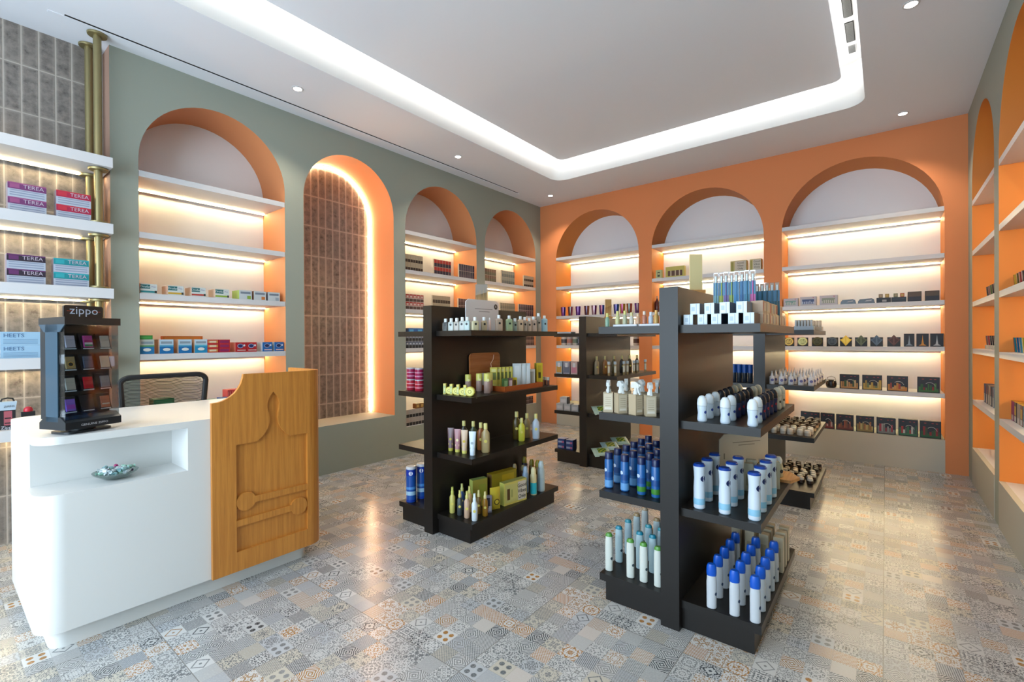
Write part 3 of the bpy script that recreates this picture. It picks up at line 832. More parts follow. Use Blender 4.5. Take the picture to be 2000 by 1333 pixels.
put('tally', carton(.055, .05, .195, '#c3ae2e', [(.2, .1, .8, .9, '#a8962a'), (.3, .35, .7, .6, '#3a3412')], '#bfae3c', '#8f9a78'), 'tall_carton', -2.29, 3.25, 1.005, 1.0, 'tall bright yellow carton beside the tray', 'box')
for i, (x, y) in enumerate([(-2.26, 3.335), (-2.30, 3.35), (-2.34, 3.365)]):
    put('vial', bottle([(.011, 0), (.011, .045)], [(.0115, .045), (.0115, .07)], '#4a2a26', '#9fa3a0', bm=P('#4a2a26', .2)), 'nail_vial', x, y, 1.005, 0, 'tiny dark vial with grey cap at the shelf corner, %s from the aisle' % ordn(i, 3), 'bottle', 'tiny dark vials at the shelf corner')
def board_fn():
    b = MB(); m = wood_material('lacquered_cherry', '#8a4f28', '#a5673c', .25, 'X')
    b.slab(rrect(-.18, .18, 0, .29, .035, 5), lambda u, v: (u, .014, v), lambda u, v: (u, 0, v), m)
    b.tube([(.10, -.001, .27), (.09, -.001, .23), (.06, -.001, .2), (.07, -.001, .16)], .003, P('#c9a58c'), 6)
    return [('board', b, None, None)]
put('board', board_fn, 'wooden_board', -2.52, 2.83, 1.005, RP, 'reddish wooden board leaning upright against the gondola panel', 'board', tilt=-.02)

# shelf 3: tubes and bottles
for i, (x, y, c, cc, nm) in enumerate([(-2.506, 2.42, '#6b5458', '#b3ae48', 'dark mauve'), (-2.436, 2.42, '#a5757a', '#c4bd60', 'rose pink'), (-2.367, 2.42, '#c2a88e', '#c9c36a', 'beige'), (-2.283, 2.415, '#c5d2dc', '#c5d2dc', 'pale blue')]):
    put('tube%d' % i, tube(.05, .167, c, cc, dot=['#a89f3c', '#dccfa0', '#c4a838', '#8fa0a8'][i]), 'lotion_tube', x, y, .585, .55, '%s lotion tube standing on its cap, third suncare shelf' % nm, 'tube', 'lotion tubes on the third suncare shelf')
lot = lambda c, cc: bottle([(.024, 0), (.028, .006), (.029, .10), (.027, .135), (.013, .155), (.012, .162)], [(.013, .162), (.013, .198), (.011, .202)], c, cc, 1.0, .62, mark=[(.08, .011, '#cdbf5e', FR)])
for i, (x, y, c, nm, s) in enumerate([(-2.50, 2.55, '#33281c', 'black-brown', 1.0), (-2.43, 2.58, '#3e4a2c', 'dark green', 1.0), (-2.345, 2.57, '#8a5224', 'copper brown', 1.0), (-2.262, 2.53, '#a89468', 'sandy beige', 1.05),
                                   (-2.36, 3.02, '#4a3c10', 'tall dark amber', 1.12), (-2.285, 2.99, '#b9b53c', 'bright yellow', .92), (-2.33, 3.12, '#8f7a50', 'tan', 1.0), (-2.245, 3.13, '#aab6c4', 'pale blue-white', 1.02)]):
    put('lot%d' % i, lot(c, '#c9c078'), 'lotion_bottle', x, y, .585, .7, '%s lotion bottle with yellow cap on third suncare shelf' % nm, 'bottle', 'lotion bottles on the third suncare shelf', s)
# bottom shelf: mist bottles
mist = lambda c, cc, bm=None: bottle([(.018, 0), (.021, .005), (.021, .115), (.011, .135)], [(.0115, .135), (.012, .155), (.009, .160), (.008, .188)], c, cc, mark=[(.07, .010, '#cdbf5e', FR)], bm=bm)
for i, (x, y, c, cc, nm, s) in enumerate([(-2.473, 2.40, '#bdb564', '#b5b658', 'yellow-green', 1.0), (-2.397, 2.40, '#3c4446', '#c4bd6e', 'dark clear', .95), (-2.321, 2.395, '#b99a82', '#c4bd6e', 'peach', 1.0), (-2.243, 2.39, '#c5d0d6', '#c9d4da', 'white', 1.0),
                                         (-2.464, 2.49, '#1e3a66', '#b5b672', 'dark blue', 1.02), (-2.387, 2.49, '#b08f62', '#c4bd6e', 'sand', 1.0), (-2.310, 2.505, '#6b5220', '#cfc486', 'olive-brown', .9), (-2.243, 2.50, '#8a641c', '#cfc486', 'honey amber', .92)]):
    put('mist%d' % i, mist(c, cc), 'mist_bottle', x, y, .14, .7, '%s mist bottle with slim spray top on suncare base shelf' % nm, 'bottle', 'mist bottles on the suncare base', s)
aer = lambda c, c2, cc: bottle([(.024, 0), (.0265, .004), (.0265, .155), (.020, .172)], [(.0205, .172), (.0205, .20), (.013, .222)], c, cc, band=[(.01, .10, c2)])
for i, (x, y, c, c2, cc, nm, s) in enumerate([(-2.325, 3.09, '#8fa6c0', '#7f98b8', '#9fb2c8', 'blue-grey', .97), (-2.24, 3.085, '#c2b98c', '#1f9fb0', '#cfc79a', 'turquoise and cream', 1.0), (-2.245, 3.20, '#a9b8bc', '#9fb0b8', '#b5c6ca', 'pale grey-blue', 1.12),
                                           (-2.50, 3.17, '#2c2216', '#2c2216', '#c4b890', 'dark brown', .85), (-2.42, 3.18, '#5c3a28', '#5c3a28', '#a99f70', 'reddish brown', .85), (-2.40, 3.28, '#6b4e16', '#6b4e16', '#7c7420', 'olive-capped amber', 1.0),
                                           (-2.50, 3.31, '#161c3a', '#161c3a', '#7c7420', 'olive-capped navy', 1.0), (-2.33, 3.27, '#7a5a10', '#7a5a10', '#8a8020', 'olive-capped golden', 1.02)]):
    put('aer%d' % i, aer(c, c2, cc), 'spray_can', x, y, .14, 0, '%s spray can at the far end of the suncare base' % nm, 'spray can', 'spray cans on the suncare base', s)
def gift_fn(text):
    def f():
        b = carton_mb(.235, .055, .17, '#bfb55c', [(.05, .1, .95, .9, '#b5b36c'), (.60, .08, .97, .92, '#c3bfb4'), (.12, .22, .24, .72, '#4a3216'), (.30, .3, .36, .65, '#8f9455')], '#b0ad54', '#8f9455')
        for k, wd in enumerate(('Good', 'Vibes', 'Only')):
            b.text(wd, .042, (.065, -.0028, .125 - .042 * k), (1, 0, 0), (0, 0, 1), P('#1c1c18'))
        return [('carton', b, None, None)]
    return f
put('gift', gift_fn(''), 'gift_carton', -2.235, 2.845, .14, 1.42, 'yellow-green gift carton lettered Good Vibes Only on the suncare base', 'box')
put('gift2', carton(.26, .06, .215, '#8c7f1e', [(.0, .0, .3, .45, '#4a2c18'), (.4, .55, .9, .9, '#a8921c')], '#5e4422', '#a8921c'), 'gift_carton', -2.36, 2.86, .14, 1.42, 'large dark yellow carton standing behind the gift cartons', 'box')
put('gift3', carton(.13, .05, .205, '#98903a', [(.4, .3, .9, .8, '#8c9236')], '#9aa050', '#95a85e'), 'gift_carton', -2.40, 2.62, .14, 1.3, 'green and yellow carton behind the mist bottles', 'box')
def pouch_fn():
    b = MB(); m = P('#b9a632', .35); vs = []; nx, nz = 6, 8
    for s in (-1, 1):
        for j in range(nz + 1):
            for i in range(nx + 1):
                u = i / nx; v = j / nz
                bul = math.sin(PI * u) ** .6 * math.sin(PI * min(1, v * 1.0)) ** .5 * .018
                vs.append(((u - .5) * .085, s * bul, v * .165))
    k = (nx + 1) * (nz + 1)
    for s in (0, 1):
        fs = []
        for j in range(nz):
            for i in range(nx):
                a = j * (nx + 1) + i; q = (a, a + 1, a + nx + 2, a + nx + 1)
                fs.append(q if s == 0 else q[::-1])
        b.add(vs[s * k:(s + 1) * k], fs, m, True)
    blob(b, .005, .06, .022, .022, '#2a2410', -.0195)
    blob(b, .005, .06, .016, .016, '#b9a632', -.0198)
    return [('pouch', b, None, None)]
put('pouch', pouch_fn, 'foil_pouch', -2.27, 2.64, .14, 1.2, 'crinkled yellow foil pouch with black ring print on suncare base', 'pouch')
put('duo', carton(.045, .03, .12, '#7f7c8e', [(.1, .3, .7, .9, '#211e2c'), (.5, .1, .95, .4, '#b5b2bc')], '#a9a6a0'), 'mini_carton', -2.262, 2.56, .14, .9, 'small black and lilac carton in front of the yellow pouch', 'box')
# left side: blue cylinders and cans
cyl = bottle([(.036, 0), (.039, .004), (.039, .255)], [(.040, .255), (.040, .268), (.036, .274)], '#1c4f9e', '#c9ccd2', band=[(.205, .250, '#12329c'), (.10, .12, '#4f8fd0'), (.055, .085, '#9fc3dc'), (.0, .02, '#12329c')], mark=[(.225, .016, '#d5dbe6', FR + .5)])
for i, (x, y) in enumerate([(-2.905, 2.375), (-2.905, 2.48)]):
    put('cyl', cyl, 'blue_canister', x, y, .14, .3, ['front blue cylindrical canister with white lid on the left base', 'rear blue cylindrical canister with white lid on the left base'][i], 'canister', 'blue canisters')
can = bottle([(.034, 0), (.036, .003), (.036, .078)], [(.037, .078), (.037, .088)], '#a32438', '#a9a4ac', band=[(.02, .03, '#c87888'), (.05, .056, '#d49aa4')])
for i, (x, y, z) in enumerate([(-2.94, 2.41, 1.005), (-2.84, 2.41, 1.005), (-2.94, 2.41, 1.0935), (-2.84, 2.41, 1.0935)]):
    put('can%d' % (i // 2), can if i < 2 else bottle([(.034, 0), (.036, .003), (.036, .078)], [(.037, .078), (.037, .088)], '#8f1c48', '#a9a4ac', band=[(.02, .03, '#b87898'), (.05, .056, '#c49ab4')]),
        'lidded_can', x, y, z, 0, '%s red can of the block of four on the suncare gondola, %s' % (('lower left', 'lower right', 'upper left', 'upper right')[i], 'wall side' if i % 2 == 0 else 'post side'), 'can', 'red cans stacked two high')

# ------------------------------------------------------------------ gondola 3
roll = lambda c, cc, s2: bottle([(.018, 0), (.0215, .004), (.0225, .012), (.0195, .04), (.0225, .068), (.0225, .074)], [(.0225, .075), (.0232, .085), (.021, .105), (.013, .119), (.004, .123)], c, cc, 1.0, .86, mark=[(.045, .007, s2, FR + .7)])
W3 = [('#bcc8d4', '#cfd6dc', '#2b3f86', 'white'), ('#16224a', '#10131f', '#8f2436', 'navy blue'), ('#c2bba8', '#b9b3a2', '#3a3226', 'cream')]
for ci, xc in enumerate((-.685, -.585, -.470)):
    for r in range(8):
        k = 0 if r < (3 if ci == 0 else 2) else (1 if r < 6 else 2)
        c, cc, s2, nm = W3[k]
        put('roll%d' % k, roll(c, cc, s2), 'roll_on_deodorant', xc + .004 * math.sin(r * 7 + ci), 2.315 + .104 * r, 1.005, .35,
            '%s roll-on deodorant, %s from the front in the %s row' % (nm, ordn(r, 8), ('panel-side', 'middle', 'aisle-side')[ci]), 'deodorant', 'roll-on deodorants on the front right gondola')
spr = bottle([(.022, 0), (.026, .004), (.026, .10), (.0235, .145), (.025, .175), (.0275, .202)], [(.0275, .202), (.0275, .207), (.022, .214)], '#c3cdd8', '#103a8c', band=[(.0, .05, '#86b8d2')], mark=[(.145, .014, '#12245c', FR + .75)])
for ci, xc in enumerate((-.703, -.588, -.463)):
    for r in range(4 if ci == 2 else 3):
        put('spr', spr, 'deodorant_spray', xc, 2.325 + .13 * r, .585, .35, 'white spray can with blue top, %s from the front in the %s row' % (ordn(r, 4), ('panel-side', 'middle', 'aisle-side')[ci]), 'spray can', 'white and blue deodorant sprays')
oil = bottle([(.028, 0), (.03, .004), (.03, .07), (.012, .09)], [(.0125, .09), (.013, .115)], '#9c8420', '#c9c2ac', 1, .6, bm=mat('golden_oil', '#b89422', .15, trans=.5))
def cutb_fn():
    b = MB(); m = MW
    b.prism([(-.10, -.05), (.07, -.11), (.13, -.02), (.10, .10), (-.06, .10)], 0, .016, m)
    return [('board', b, None, None)]
put('cutb', cutb_fn, 'serving_board', -.515, 3.10, .585, .3, 'honey-coloured wooden board carrying oil bottles, near the cream placard', 'board')
for i, (x, y, s) in enumerate([(-.575, 3.055, .8), (-.545, 3.115, .8), (-.50, 3.16, .8)]):
    put('oil', oil, 'oil_bottle', x, y, .6015, .6, 'squat golden oil bottle with pale cap on the wooden board, %s from the left' % ordn(i, 3), 'bottle', 'golden oil bottles', s)
put('clearb', bottle([(.022, 0), (.024, .004), (.024, .06), (.016, .078)], [(.019, .078), (.021, .095), (.012, .114)], '#b9b59a', '#d0d0cc', mark=[(.035, .011, '#1c2434', FR + .6)]), 'toiletry_bottle', -.485, 3.07, .6015, .3, 'small clear bottle with round white stopper on the wooden board', 'bottle')
for i, (x, y) in enumerate([(-.575, 2.74), (-.575, 2.83), (-.47, 2.86), (-.50, 2.76)]):
    put('boxw', carton(.05, .035, .145, '#b3ae9a', [(.3, .2, .7, .6, '#8f8a76')], '#b9b4a2', '#a8a48e'), 'white_carton', x, y, .585, .35, ['cream carton behind the middle spray can row', 'second cream carton behind the middle spray can row', 'cream carton at the aisle edge near the wooden board', 'cream carton between middle and aisle spray rows'][i], 'box')
sham2 = lambda c, cc, k: bottle([(.019, 0), (.022, .003), (.0225, .12), (.0215, .165), (.019, .186)], [(.0205, .186), (.0205, .193), (.014, .203)], c, cc, .95, .75, mark=[(.07, .008, k, FR + .9)])
sham = lambda c, cc, k: bottle([(.020, 0), (.023, .003), (.0235, .12), (.021, .150), (.017, .160)], [(.0225, .152), (.0235, .165), (.0225, .192), (.017, .205)], c, cc, .95, .72, mark=[(.07, .008, k, FR + .9)])
for ci, xc in enumerate((-.640, -.540, -.455)):
    for r in range(5):
        put('shamb', sham('#b9bec4', '#0a4fb4', '#2b3f5c'), 'shampoo_bottle', xc, 2.295 + .112 * r, .14, .35, 'white shampoo bottle with royal blue cap, %s from the front in the %s row' % (ordn(r, 5), ('panel-side', 'middle', 'aisle-side')[ci]), 'bottle', 'blue-capped shampoo bottles')
for ci, xc in enumerate((-.665, -.595, -.525, -.455)):
    for r in range(3):
        put('shbx', carton(.046, .04, .185, '#b4a890', [(.2, .3, .8, .7, '#9c9078')], '#bcb3a0', '#a89c84'), 'soap_carton', xc, 2.86 + .085 * r, .14, .0, 'tall beige carton at the far end of the base, row %s, %s back' % (('nearest the panel', 'second out', 'third out', 'at the aisle')[ci], ordn(r, 3)), 'box', 'tall beige cartons behind the shampoo')
# left side of gondola 3
cg = [('#c4c9c2', '#4f8a3a'), ('#a9c2c9', '#1c7c94'), ('#9fb8c2', '#2c8494'), ('#a9b9bd', '#8f7a58'), ('#b3bcbd', '#9c8a70')]
for ci, xc in enumerate((-1.182, -1.058, -.985, -.908)):
    for r in range(5):
        if ci == 0 or r != 0 or True:
            c, cc = cg[r]
            y = 2.325 + .122 * r
            put('shl%d' % r, sham2(c, cc, '#31404a'), 'shampoo_bottle', xc, y, .14, .2, 'pale slim bottle with %s cap, %s from the front in the %s row' % (('green', 'teal', 'blue-green', 'tan', 'brownish')[r], ordn(r, 5), ('outermost left', 'second', 'third', 'post-side')[ci]), 'bottle', 'slim pale shampoo bottles on the left base')
bsp = bottle([(.020, 0), (.0235, .004), (.0235, .150), (.020, .160)], [(.0215, .158), (.0215, .190), (.018, .195)], '#1b5490', '#0c1c48', band=[(.008, .045, '#5c8fc0'), (.06, .09, '#16427c')], mark=[(.10, .010, '#a9bcd4', FR - .6)])
bsg = bottle([(.020, 0), (.0235, .004), (.0235, .150), (.020, .160)], [(.0215, .158), (.0215, .190), (.018, .195)], '#1b5490', '#0c1c48', band=[(.0, .045, '#3c7a2c'), (.06, .09, '#16427c')], mark=[(.10, .010, '#a9bcd4', FR - .6)])
for ci, xc in enumerate((-1.190, -1.096, -1.002, -.925)):
    for r in range(6):
        g = ci >= 2
        put('bsp%d' % g, bsg if g else bsp, 'body_spray', xc, 2.345 + .11 * r, .585, .2, '%s body spray, %s from the front in the %s row' % ('blue and green' if g else 'deep blue', ordn(r, 6), ('outermost left', 'second', 'third', 'post-side')[ci]), 'spray can', 'blue body sprays on the left middle shelf')
# trigger sprayers
def trig_fn():
    b = MB(); b.box(-.026, .026, -.026, .026, 0, .105, P('#a8997f', .5))
    b.prism([(-.026, -.026), (.026, -.026), (.026, .026), (-.026, .026)], .105, .106, P('#a8997f'))
    b.quad([(-.022, -.0266, .012), (.022, -.0266, .012), (.022, -.0266, .098), (-.022, -.0266, .098)], P('#b9ad96'))
    for k in range(5): b.box(-.015, .015, -.0272, -.0266, .035 + .011 * k, .037 + .011 * k, P('#8c816c'))
    b.box(-.018, .018, -.0272, -.0266, .016, .026, P('#c9c2b4'))
    h = MB(); w = P('#c9cdcc', .3)
    h.lathe([(.014, .106), (.014, .118), (.009, .126), (.009, .140)], w, 14)
    h.slab([(-.030, .140), (.024, .138), (.028, .150), (.016, .168), (-.006, .172), (-.030, .160)], lambda u, v: (.009, u, v), lambda u, v: (-.009, u, v), w)
    h.slab([(-.022, .140), (-.012, .140), (-.018, .118), (-.030, .104), (-.036, .106), (-.028, .120)], lambda u, v: (.005, u, v), lambda u, v: (-.005, u, v), w)
    h.box(-.006, .006, -.038, -.030, .148, .158, w)
    return [('bottle_body', b, None, None), ('trigger_head', h, 'white trigger spray head', None)]
for i, (x, y, rz) in enumerate([(-1.180, 2.325, .35), (-1.108, 2.322, .9), (-1.021, 2.318, 1.2), (-.945, 2.32, .6)]):
    put('trig', trig_fn, 'trigger_spray_bottle', x, y, 1.005, rz, 'kraft square bottle with white trigger head, %s from the left in front' % ordn(i, 4), 'spray bottle', 'trigger spray bottles')
for i, (x, y, rz) in enumerate([(-1.14, 2.46, .5), (-1.05, 2.46, .8), (-.96, 2.46, .3)]):
    put('trig', trig_fn, 'trigger_spray_bottle', x, y, 1.005, rz, 'kraft square bottle with white trigger head, %s from the left in second row' % ordn(i, 3), 'spray bottle', 'trigger spray bottles')
# top left shelf: bottles and silver trays
for i, (x, c, cc, h) in enumerate([(-1.185, '#6f8f7c', '#b9b56a', .075), (-1.125, '#a9a87c', '#b9b56a', .072), (-1.083, '#9a9c84', '#b9b56a', .072), (-1.045, '#a8a69c', '#b3ad7a', .062), (-1.01, '#b08c70', '#b99c80', .055), (-.975, '#9c6450', '#c9b8a8', .065), (-.94, '#9fa8b4', '#b9bfc6', .06), (-.912, '#b08a4c', '#c99c58', .068)]):
    put('tsb%d' % i, bottle([(.010, 0), (.0125, .003), (.0125, h * .55), (.007, h * .72)], [(.0075, h * .72), (.0075, h)], c, cc, seg=12), 'sample_bottle', x, 2.325, 1.465 + (.012 if i else 0), 0, 'tiny sample bottle, %s from the left on the top left shelf end' % ordn(i, 8), 'bottle', 'tiny sample bottles on the top left shelf')
def strip_fn():
    b = MB(); b.slab(rrect(-.07, .07, -.012, .012, .010, 4), lambda u, v: (u, v, 0), lambda u, v: (u, v, .011), P('#b9bcc2', .3)); return [('sachet_tray', b, None, None)]
for i, x in enumerate((-1.08, -.935)):
    put('strip', strip_fn, 'silver_tray', x, 2.325, 1.4655, 0, ['silver-white tray under the tiny bottles, left one', 'silver-white tray under the tiny bottles, right one'][i], 'tray')
# top right shelf: stacked toothpaste cartons
tp = [(-.744, 0), (-.678, 0), (-.616, 0), (-.542, 0), (-.478, 0)]
for i, (x, _) in enumerate(tp):
    put('tpb', carton(.044, .12, .050, '#c2cfd8', [(.1, .1, .9, .9, '#cbd6de'), (.62, .05, .68, .95, '#7f94a8'), (.15, .3, .5, .7, '#a8b9c8')], '#2a2630'), 'toothpaste_carton', x, 2.30, 1.465, .0, 'white-fronted carton in the lower layer, %s from the post' % ordn(i, 5), 'box', 'toothpaste cartons on the top right shelf')
for i, x in enumerate((-.716, -.650, -.582, -.510)):
    put('tpb2', carton(.044, .11, .052, '#c6d2da', [(.1, .1, .9, .9, '#cfd9e0'), (.62, .05, .68, .95, '#7f94a8'), (.15, .3, .5, .7, '#a8b9c8')], '#6a7486'), 'toothpaste_carton', x, 2.312, 1.5155, .0, 'white-fronted carton in the upper layer, %s from the post' % ordn(i, 4), 'box', 'toothpaste cartons on the top right shelf')
rc = [('#b89c84', '#8c4a3c'), ('#c2b09c', '#3c4664'), ('#a88a70', '#b03a30'), ('#b9a68c', '#7c8aa0'), ('#c4b49a', '#a02c2c'), ('#ad9a84', '#5c3c34')]
for i in range(10):
    c, c2 = rc[i % 6]
    put('rc%d' % (i % 6), carton(.075, .05, .055, c, [(.1, .15, .9, .85, '#c0b2a0'), (.1, .15, .3, .85, c2)], c), 'toothpaste_carton', -.445, 2.47 + .082 * (i % 8), 1.465 + .0555 * (i // 8), RP, 'beige carton on the aisle edge of top right shelf, %s from the front%s' % (ordn(i % 8, 8), ', upper' if i > 7 else ''), 'box', 'beige cartons on the aisle edge')
for i in range(5):
    c, c2 = rc[(i + 2) % 6]
    put('rd%d' % ((i + 2) % 6), carton(.075, .05, .055, c, [(.1, .15, .9, .85, '#b8a894'), (.55, .1, .9, .9, c2)], c), 'toothpaste_carton', -.452, 2.64 + .082 * i, 1.465 + .0555, RP, 'patterned carton on the second layer at the aisle edge, %s from the front' % ordn(i, 5), 'box', 'patterned cartons on the second layer')
# toothbrush packs
def brush_fn(c):
    def f():
        b = MB(); b.box(-.017, .017, 0, .010, 0, .165, P('#6c848f', .3)); b.box(-.015, .015, .004, .006, .165, .205, M_GLASSC)
        b.box(-.016, .016, -.001, 0, .0, .115, P(c)); b.box(-.016, .016, -.0014, 0, .115, .165, P('#3a6f92')); b.box(-.012, .012, -.0018, 0, .165, .2, P('#a08878'))
        h = MB(); h.tube([(0, -.006, .02), (0, -.007, .10), (0, -.006, .17)], .004, P(c, .3), 6); h.box(-.005, .005, -.012, -.005, .165, .19, P('#c4d0d8'))
        return [('blister_card', b, None, None), ('toothbrush', h, None, None)]
    return f
for i, c in enumerate(('#5c8a94', '#8f9c2c', '#5a4a84', '#7c9440', '#1c6c9c', '#1c5c8c', '#14607c', '#a84a8a')):
    put('brush%d' % i, brush_fn(c), 'toothbrush_pack', -.662 + .0235 * i, 2.47 + .012 * (i % 2), 1.4655, .15, ['grey-blue', 'olive green', 'violet', 'grass green', 'azure blue', 'deep blue', 'petrol blue', 'magenta'][i] + ' toothbrush pack standing behind the white cartons', 'toothbrush', 'toothbrush packs on the top right shelf', .72, 1.28)
for i in range(6):
    put('brushb%d' % (i % 3), brush_fn(('#1f3c4c', '#2c5c74', '#1c4c5c')[i % 3]), 'toothbrush_pack', -.575 + .024 * i, 2.86, 1.4655, .15, 'dark blue toothbrush pack in the farther group, %s from the left' % ordn(i, 6), 'toothbrush', 'farther toothbrush packs', .75, 1.16)

# ------------------------------------------------------------------ gondola 2 (far back)
for i, (x, y, c, nm) in enumerate([(-2.53, 4.70, '#a08a6c', 'sand'), (-2.49, 4.82, '#8a5a2c', 'copper'), (-2.44, 4.95, '#5a4a24', 'olive brown'), (-2.40, 5.07, '#1c1814', 'black'), (-2.36, 5.19, '#4a3c28', 'umber'), (-2.33, 5.33, '#3c2c18', 'dark brown')]):
    put('lotg%d' % i, lot(c, '#b3a770'), 'lotion_bottle', x, y, 1.005, .9, '%s lotion bottle with yellow cap on the far back gondola' % nm, 'bottle', 'lotion bottles on the far back gondola')
for i, (x, y) in enumerate([(-2.33, 4.60), (-2.285, 4.66), (-2.25, 4.80), (-2.245, 4.88), (-2.235, 5.03), (-2.235, 5.12), (-2.235, 5.35)]):
    put('slimt', bottle([(.010, 0), (.012, .003), (.012, .12)], [(.016, .12), (.016, .15)], '#9c845c', '#a9b4bc', band=[(.03, .10, '#c2bba8')]), 'slim_tester', x, y, 1.005, 0, 'slim tester with wide pale cap, %s from the front on the far back gondola' % ordn(i, 7), 'tester', 'slim testers on the far back gondola')
def bag(c1, c2, c3):
    def f():
        b = MB(); nx, nz = 8, 8; vs = []
        for s in (-1, 1):
            for j in range(nz + 1):
                for i in range(nx + 1):
                    u = i / nx; v = j / nz
                    bul = (math.sin(PI * u) * math.sin(PI * v)) ** .5 * .028
                    vs.append(((u - .5) * .20, (v - .5) * .14, .03 + s * bul))
        k = (nx + 1) * (nz + 1)
        for s in (0, 1):
            for j in range(nz):
                for i in range(nx):
                    a = j * (nx + 1) + i; q = (a, a + 1, a + nx + 2, a + nx + 1)
                    inner = 2 <= i <= 5 and 2 <= j <= 5
                    b.add([vs[s * k + w] for w in q], [(0, 1, 2, 3) if s else (3, 2, 1, 0)], P(c2 if inner and (i + j) % 2 else (c3 if inner else c1), .35), True)
        return [('bag', b, None, None)]
    return f
for i, (x, y, z, t, nm) in enumerate([(-2.44, 4.62, .14, .5, 'front bag of salad-print wipes on the far back base'), (-2.44, 4.82, .17, .5, 'second bag of green-print wipes on the far back base'), (-2.42, 5.04, .19, .5, 'third bag of yellow-green wipes on the far back base'), (-2.45, 4.64, .595, .6, 'green bag of wipes on the low shelf of the far back gondola')]):
    put('bag%d' % i, bag('#9fb8ac', '#2c5c1c', '#9a9c3c') if i != 1 else bag('#a9c0c0', '#6a7c2c', '#b3ac5c'), 'wipes_bag', x, y, z, .9, nm, 'bag', 'bags of wipes', 1.0, None, t)
for i in range(3):
    put('g2w%d' % i, carton(.08, .12, .14, ['#8fa6b4', '#8c8c9c', '#b3a09c'][i], [(.1, .1, .9, .6, ['#b58c3c', '#5c6478', '#b8788c'][i]), (.3, .55, .7, .9, '#c9ccd0')]), 'small_carton', -2.94 + .10 * i, 4.56, 1.005, .1, ['blue and amber', 'grey', 'pink and grey'][i] + ' carton on the left shelf of the far back gondola', 'box')
for i in range(4):
    put('g2x', carton(.085, .1, .075, '#a3a6aa', [(.15, .2, .85, .7, '#b9bcc0')], '#8c9096'), 'small_carton', (-2.94, -2.84, -2.74, -2.89)[i], 4.57, .585 + (.0755 if i == 3 else 0), .15, ['leftmost grey-white carton on the low left shelf of the far back gondola', 'middle grey-white carton on that low left shelf, far back gondola', 'grey-white carton nearest the post on the low left shelf', 'grey-white carton stacked above two others on the low left shelf'][i], 'box', 'grey-white cartons of the far gondola')
for i in range(4):
    put('g2y', carton(.09, .1, .055, '#1c3c7c', [(.1, .2, .9, .6, '#8c9cc4'), (.6, .2, .9, .6, '#a85c84')], '#1a3468', '#7c8cb4'), 'small_carton', (-2.93, -2.82, -2.93, -2.82)[i], 4.58, .14 + (.0555 if i > 1 else 0), .1, ['lower left', 'lower right', 'upper left', 'upper right'][i] + ' blue flat carton on the left base of the far back gondola', 'box', 'blue flat cartons')
put('g2z', carton(.18, .12, .018, '#b3b4b8', [(.1, .2, .9, .8, '#9a9ca2')]), 'paper_stack', -2.88, 4.57, 1.465, .1, 'low stack of white leaflets on the top left shelf of the far gondola', 'leaflets')

# ------------------------------------------------------------------ gondola 4 (back right)
drop = bottle([(.018, 0), (.021, .003), (.021, .062), (.010, .072)], [(.009, .072), (.009, .084), (.004, .096), (.003, .112)], '#bcbcc2', '#c4c6cc', 1, .6, seg=12, mark=[(.035, .012, '#5c5c8c', FR)])
k = 0
for r in range(8):
    for ci in range(5):
        x = -.765 + .071 * ci + .012 * (r % 2); y = 4.555 + .092 * r
        put('drop%d' % ((r + ci) % 2), drop, 'dropper_bottle', x, y, 1.005, .3, 'small white dropper bottle, row %s from the front, %s from the panel' % (ordn(r, 8), ordn(ci, 5)), 'bottle', 'small white dropper bottles')
jar = bottle([(.020, 0), (.024, .004), (.024, .028)], [(.0225, .028), (.0225, .044), (.018, .050)], '#a39c92', '#c2bdb4', seg=12)
jard = bottle([(.020, 0), (.024, .004), (.024, .028)], [(.0225, .028), (.0225, .044), (.018, .050)], '#2c1f1a', '#1c1614', seg=12, band=[(.006, .022, '#6b5a4c')])
jarm = bottle([(.020, 0), (.024, .004), (.024, .028)], [(.0225, .028), (.0225, .044), (.018, .050)], '#8c7a68', '#30221c', seg=12, band=[(.006, .022, '#a39078')])
jarw = bottle([(.020, 0), (.024, .004), (.024, .028)], [(.0225, .028), (.0225, .044), (.018, .050)], '#2c201a', '#b5b0a6', seg=12)
for r in range(9):
    for ci in range(5):
        x = -.755 + .062 * ci + .01 * ((r * 3 + ci) % 2); y = 4.56 + .092 * r
        q = 0 if r < 3 else (2 if r < 6 else 1)
        put('jar%d' % q, (jar, jard, jarm)[q], 'cosmetic_jar', x, y, .585, 0, '%s cosmetic jar on middle shelf, row %s from the front, %s from the panel' % (('white', 'black', 'brown')[q], ordn(r, 9), ordn(ci, 5)), 'jar', 'cosmetic jars on the middle shelf of the back right gondola')
for r in range(9):
    for ci in range(4):
        x = -.735 + .074 * ci + .012 * math.sin(r * 2.1 + ci); y = 4.76 + .074 * r
        q = 0 if r < 5 else 1
        put('jarb%d' % q, (jarw, jard)[q], 'cosmetic_jar', x, y, .14, 0, '%s cosmetic jar on the base, row %s from the front, %s from the panel' % (('white-lidded', 'black-lidded')[q], ordn(r, 10), ordn(ci, 4)), 'jar', 'cosmetic jars on the base of the back right gondola')
# trays and cartons on the top of gondola 4
for i, (x, y, c, c2) in enumerate([(-.53, 4.58, '#7c8894', '#a9bccb'), (-.50, 4.90, '#a39684', '#c4b9a6')]):
    def f(c=c, c2=c2):
        b = MB(); b.box(-.07, .07, -.05, .05, 0, .032, P(c, .3))
        for j in range(6): b.box(-.062 + .022 * j, -.050 + .022 * j, -.042, .042, .032, .085, mat('frosted_' + c2.strip('#'), c2, .25, trans=.5))
        return [('card_tray', b, None, None)]
    put('ctray%d' % i, f, 'card_tray', x, y, 1.465, 0, ['blue-grey tray of upright clear cards on the back right gondola top shelf', 'beige tray of upright cards farther along that top shelf'][i], 'tray')
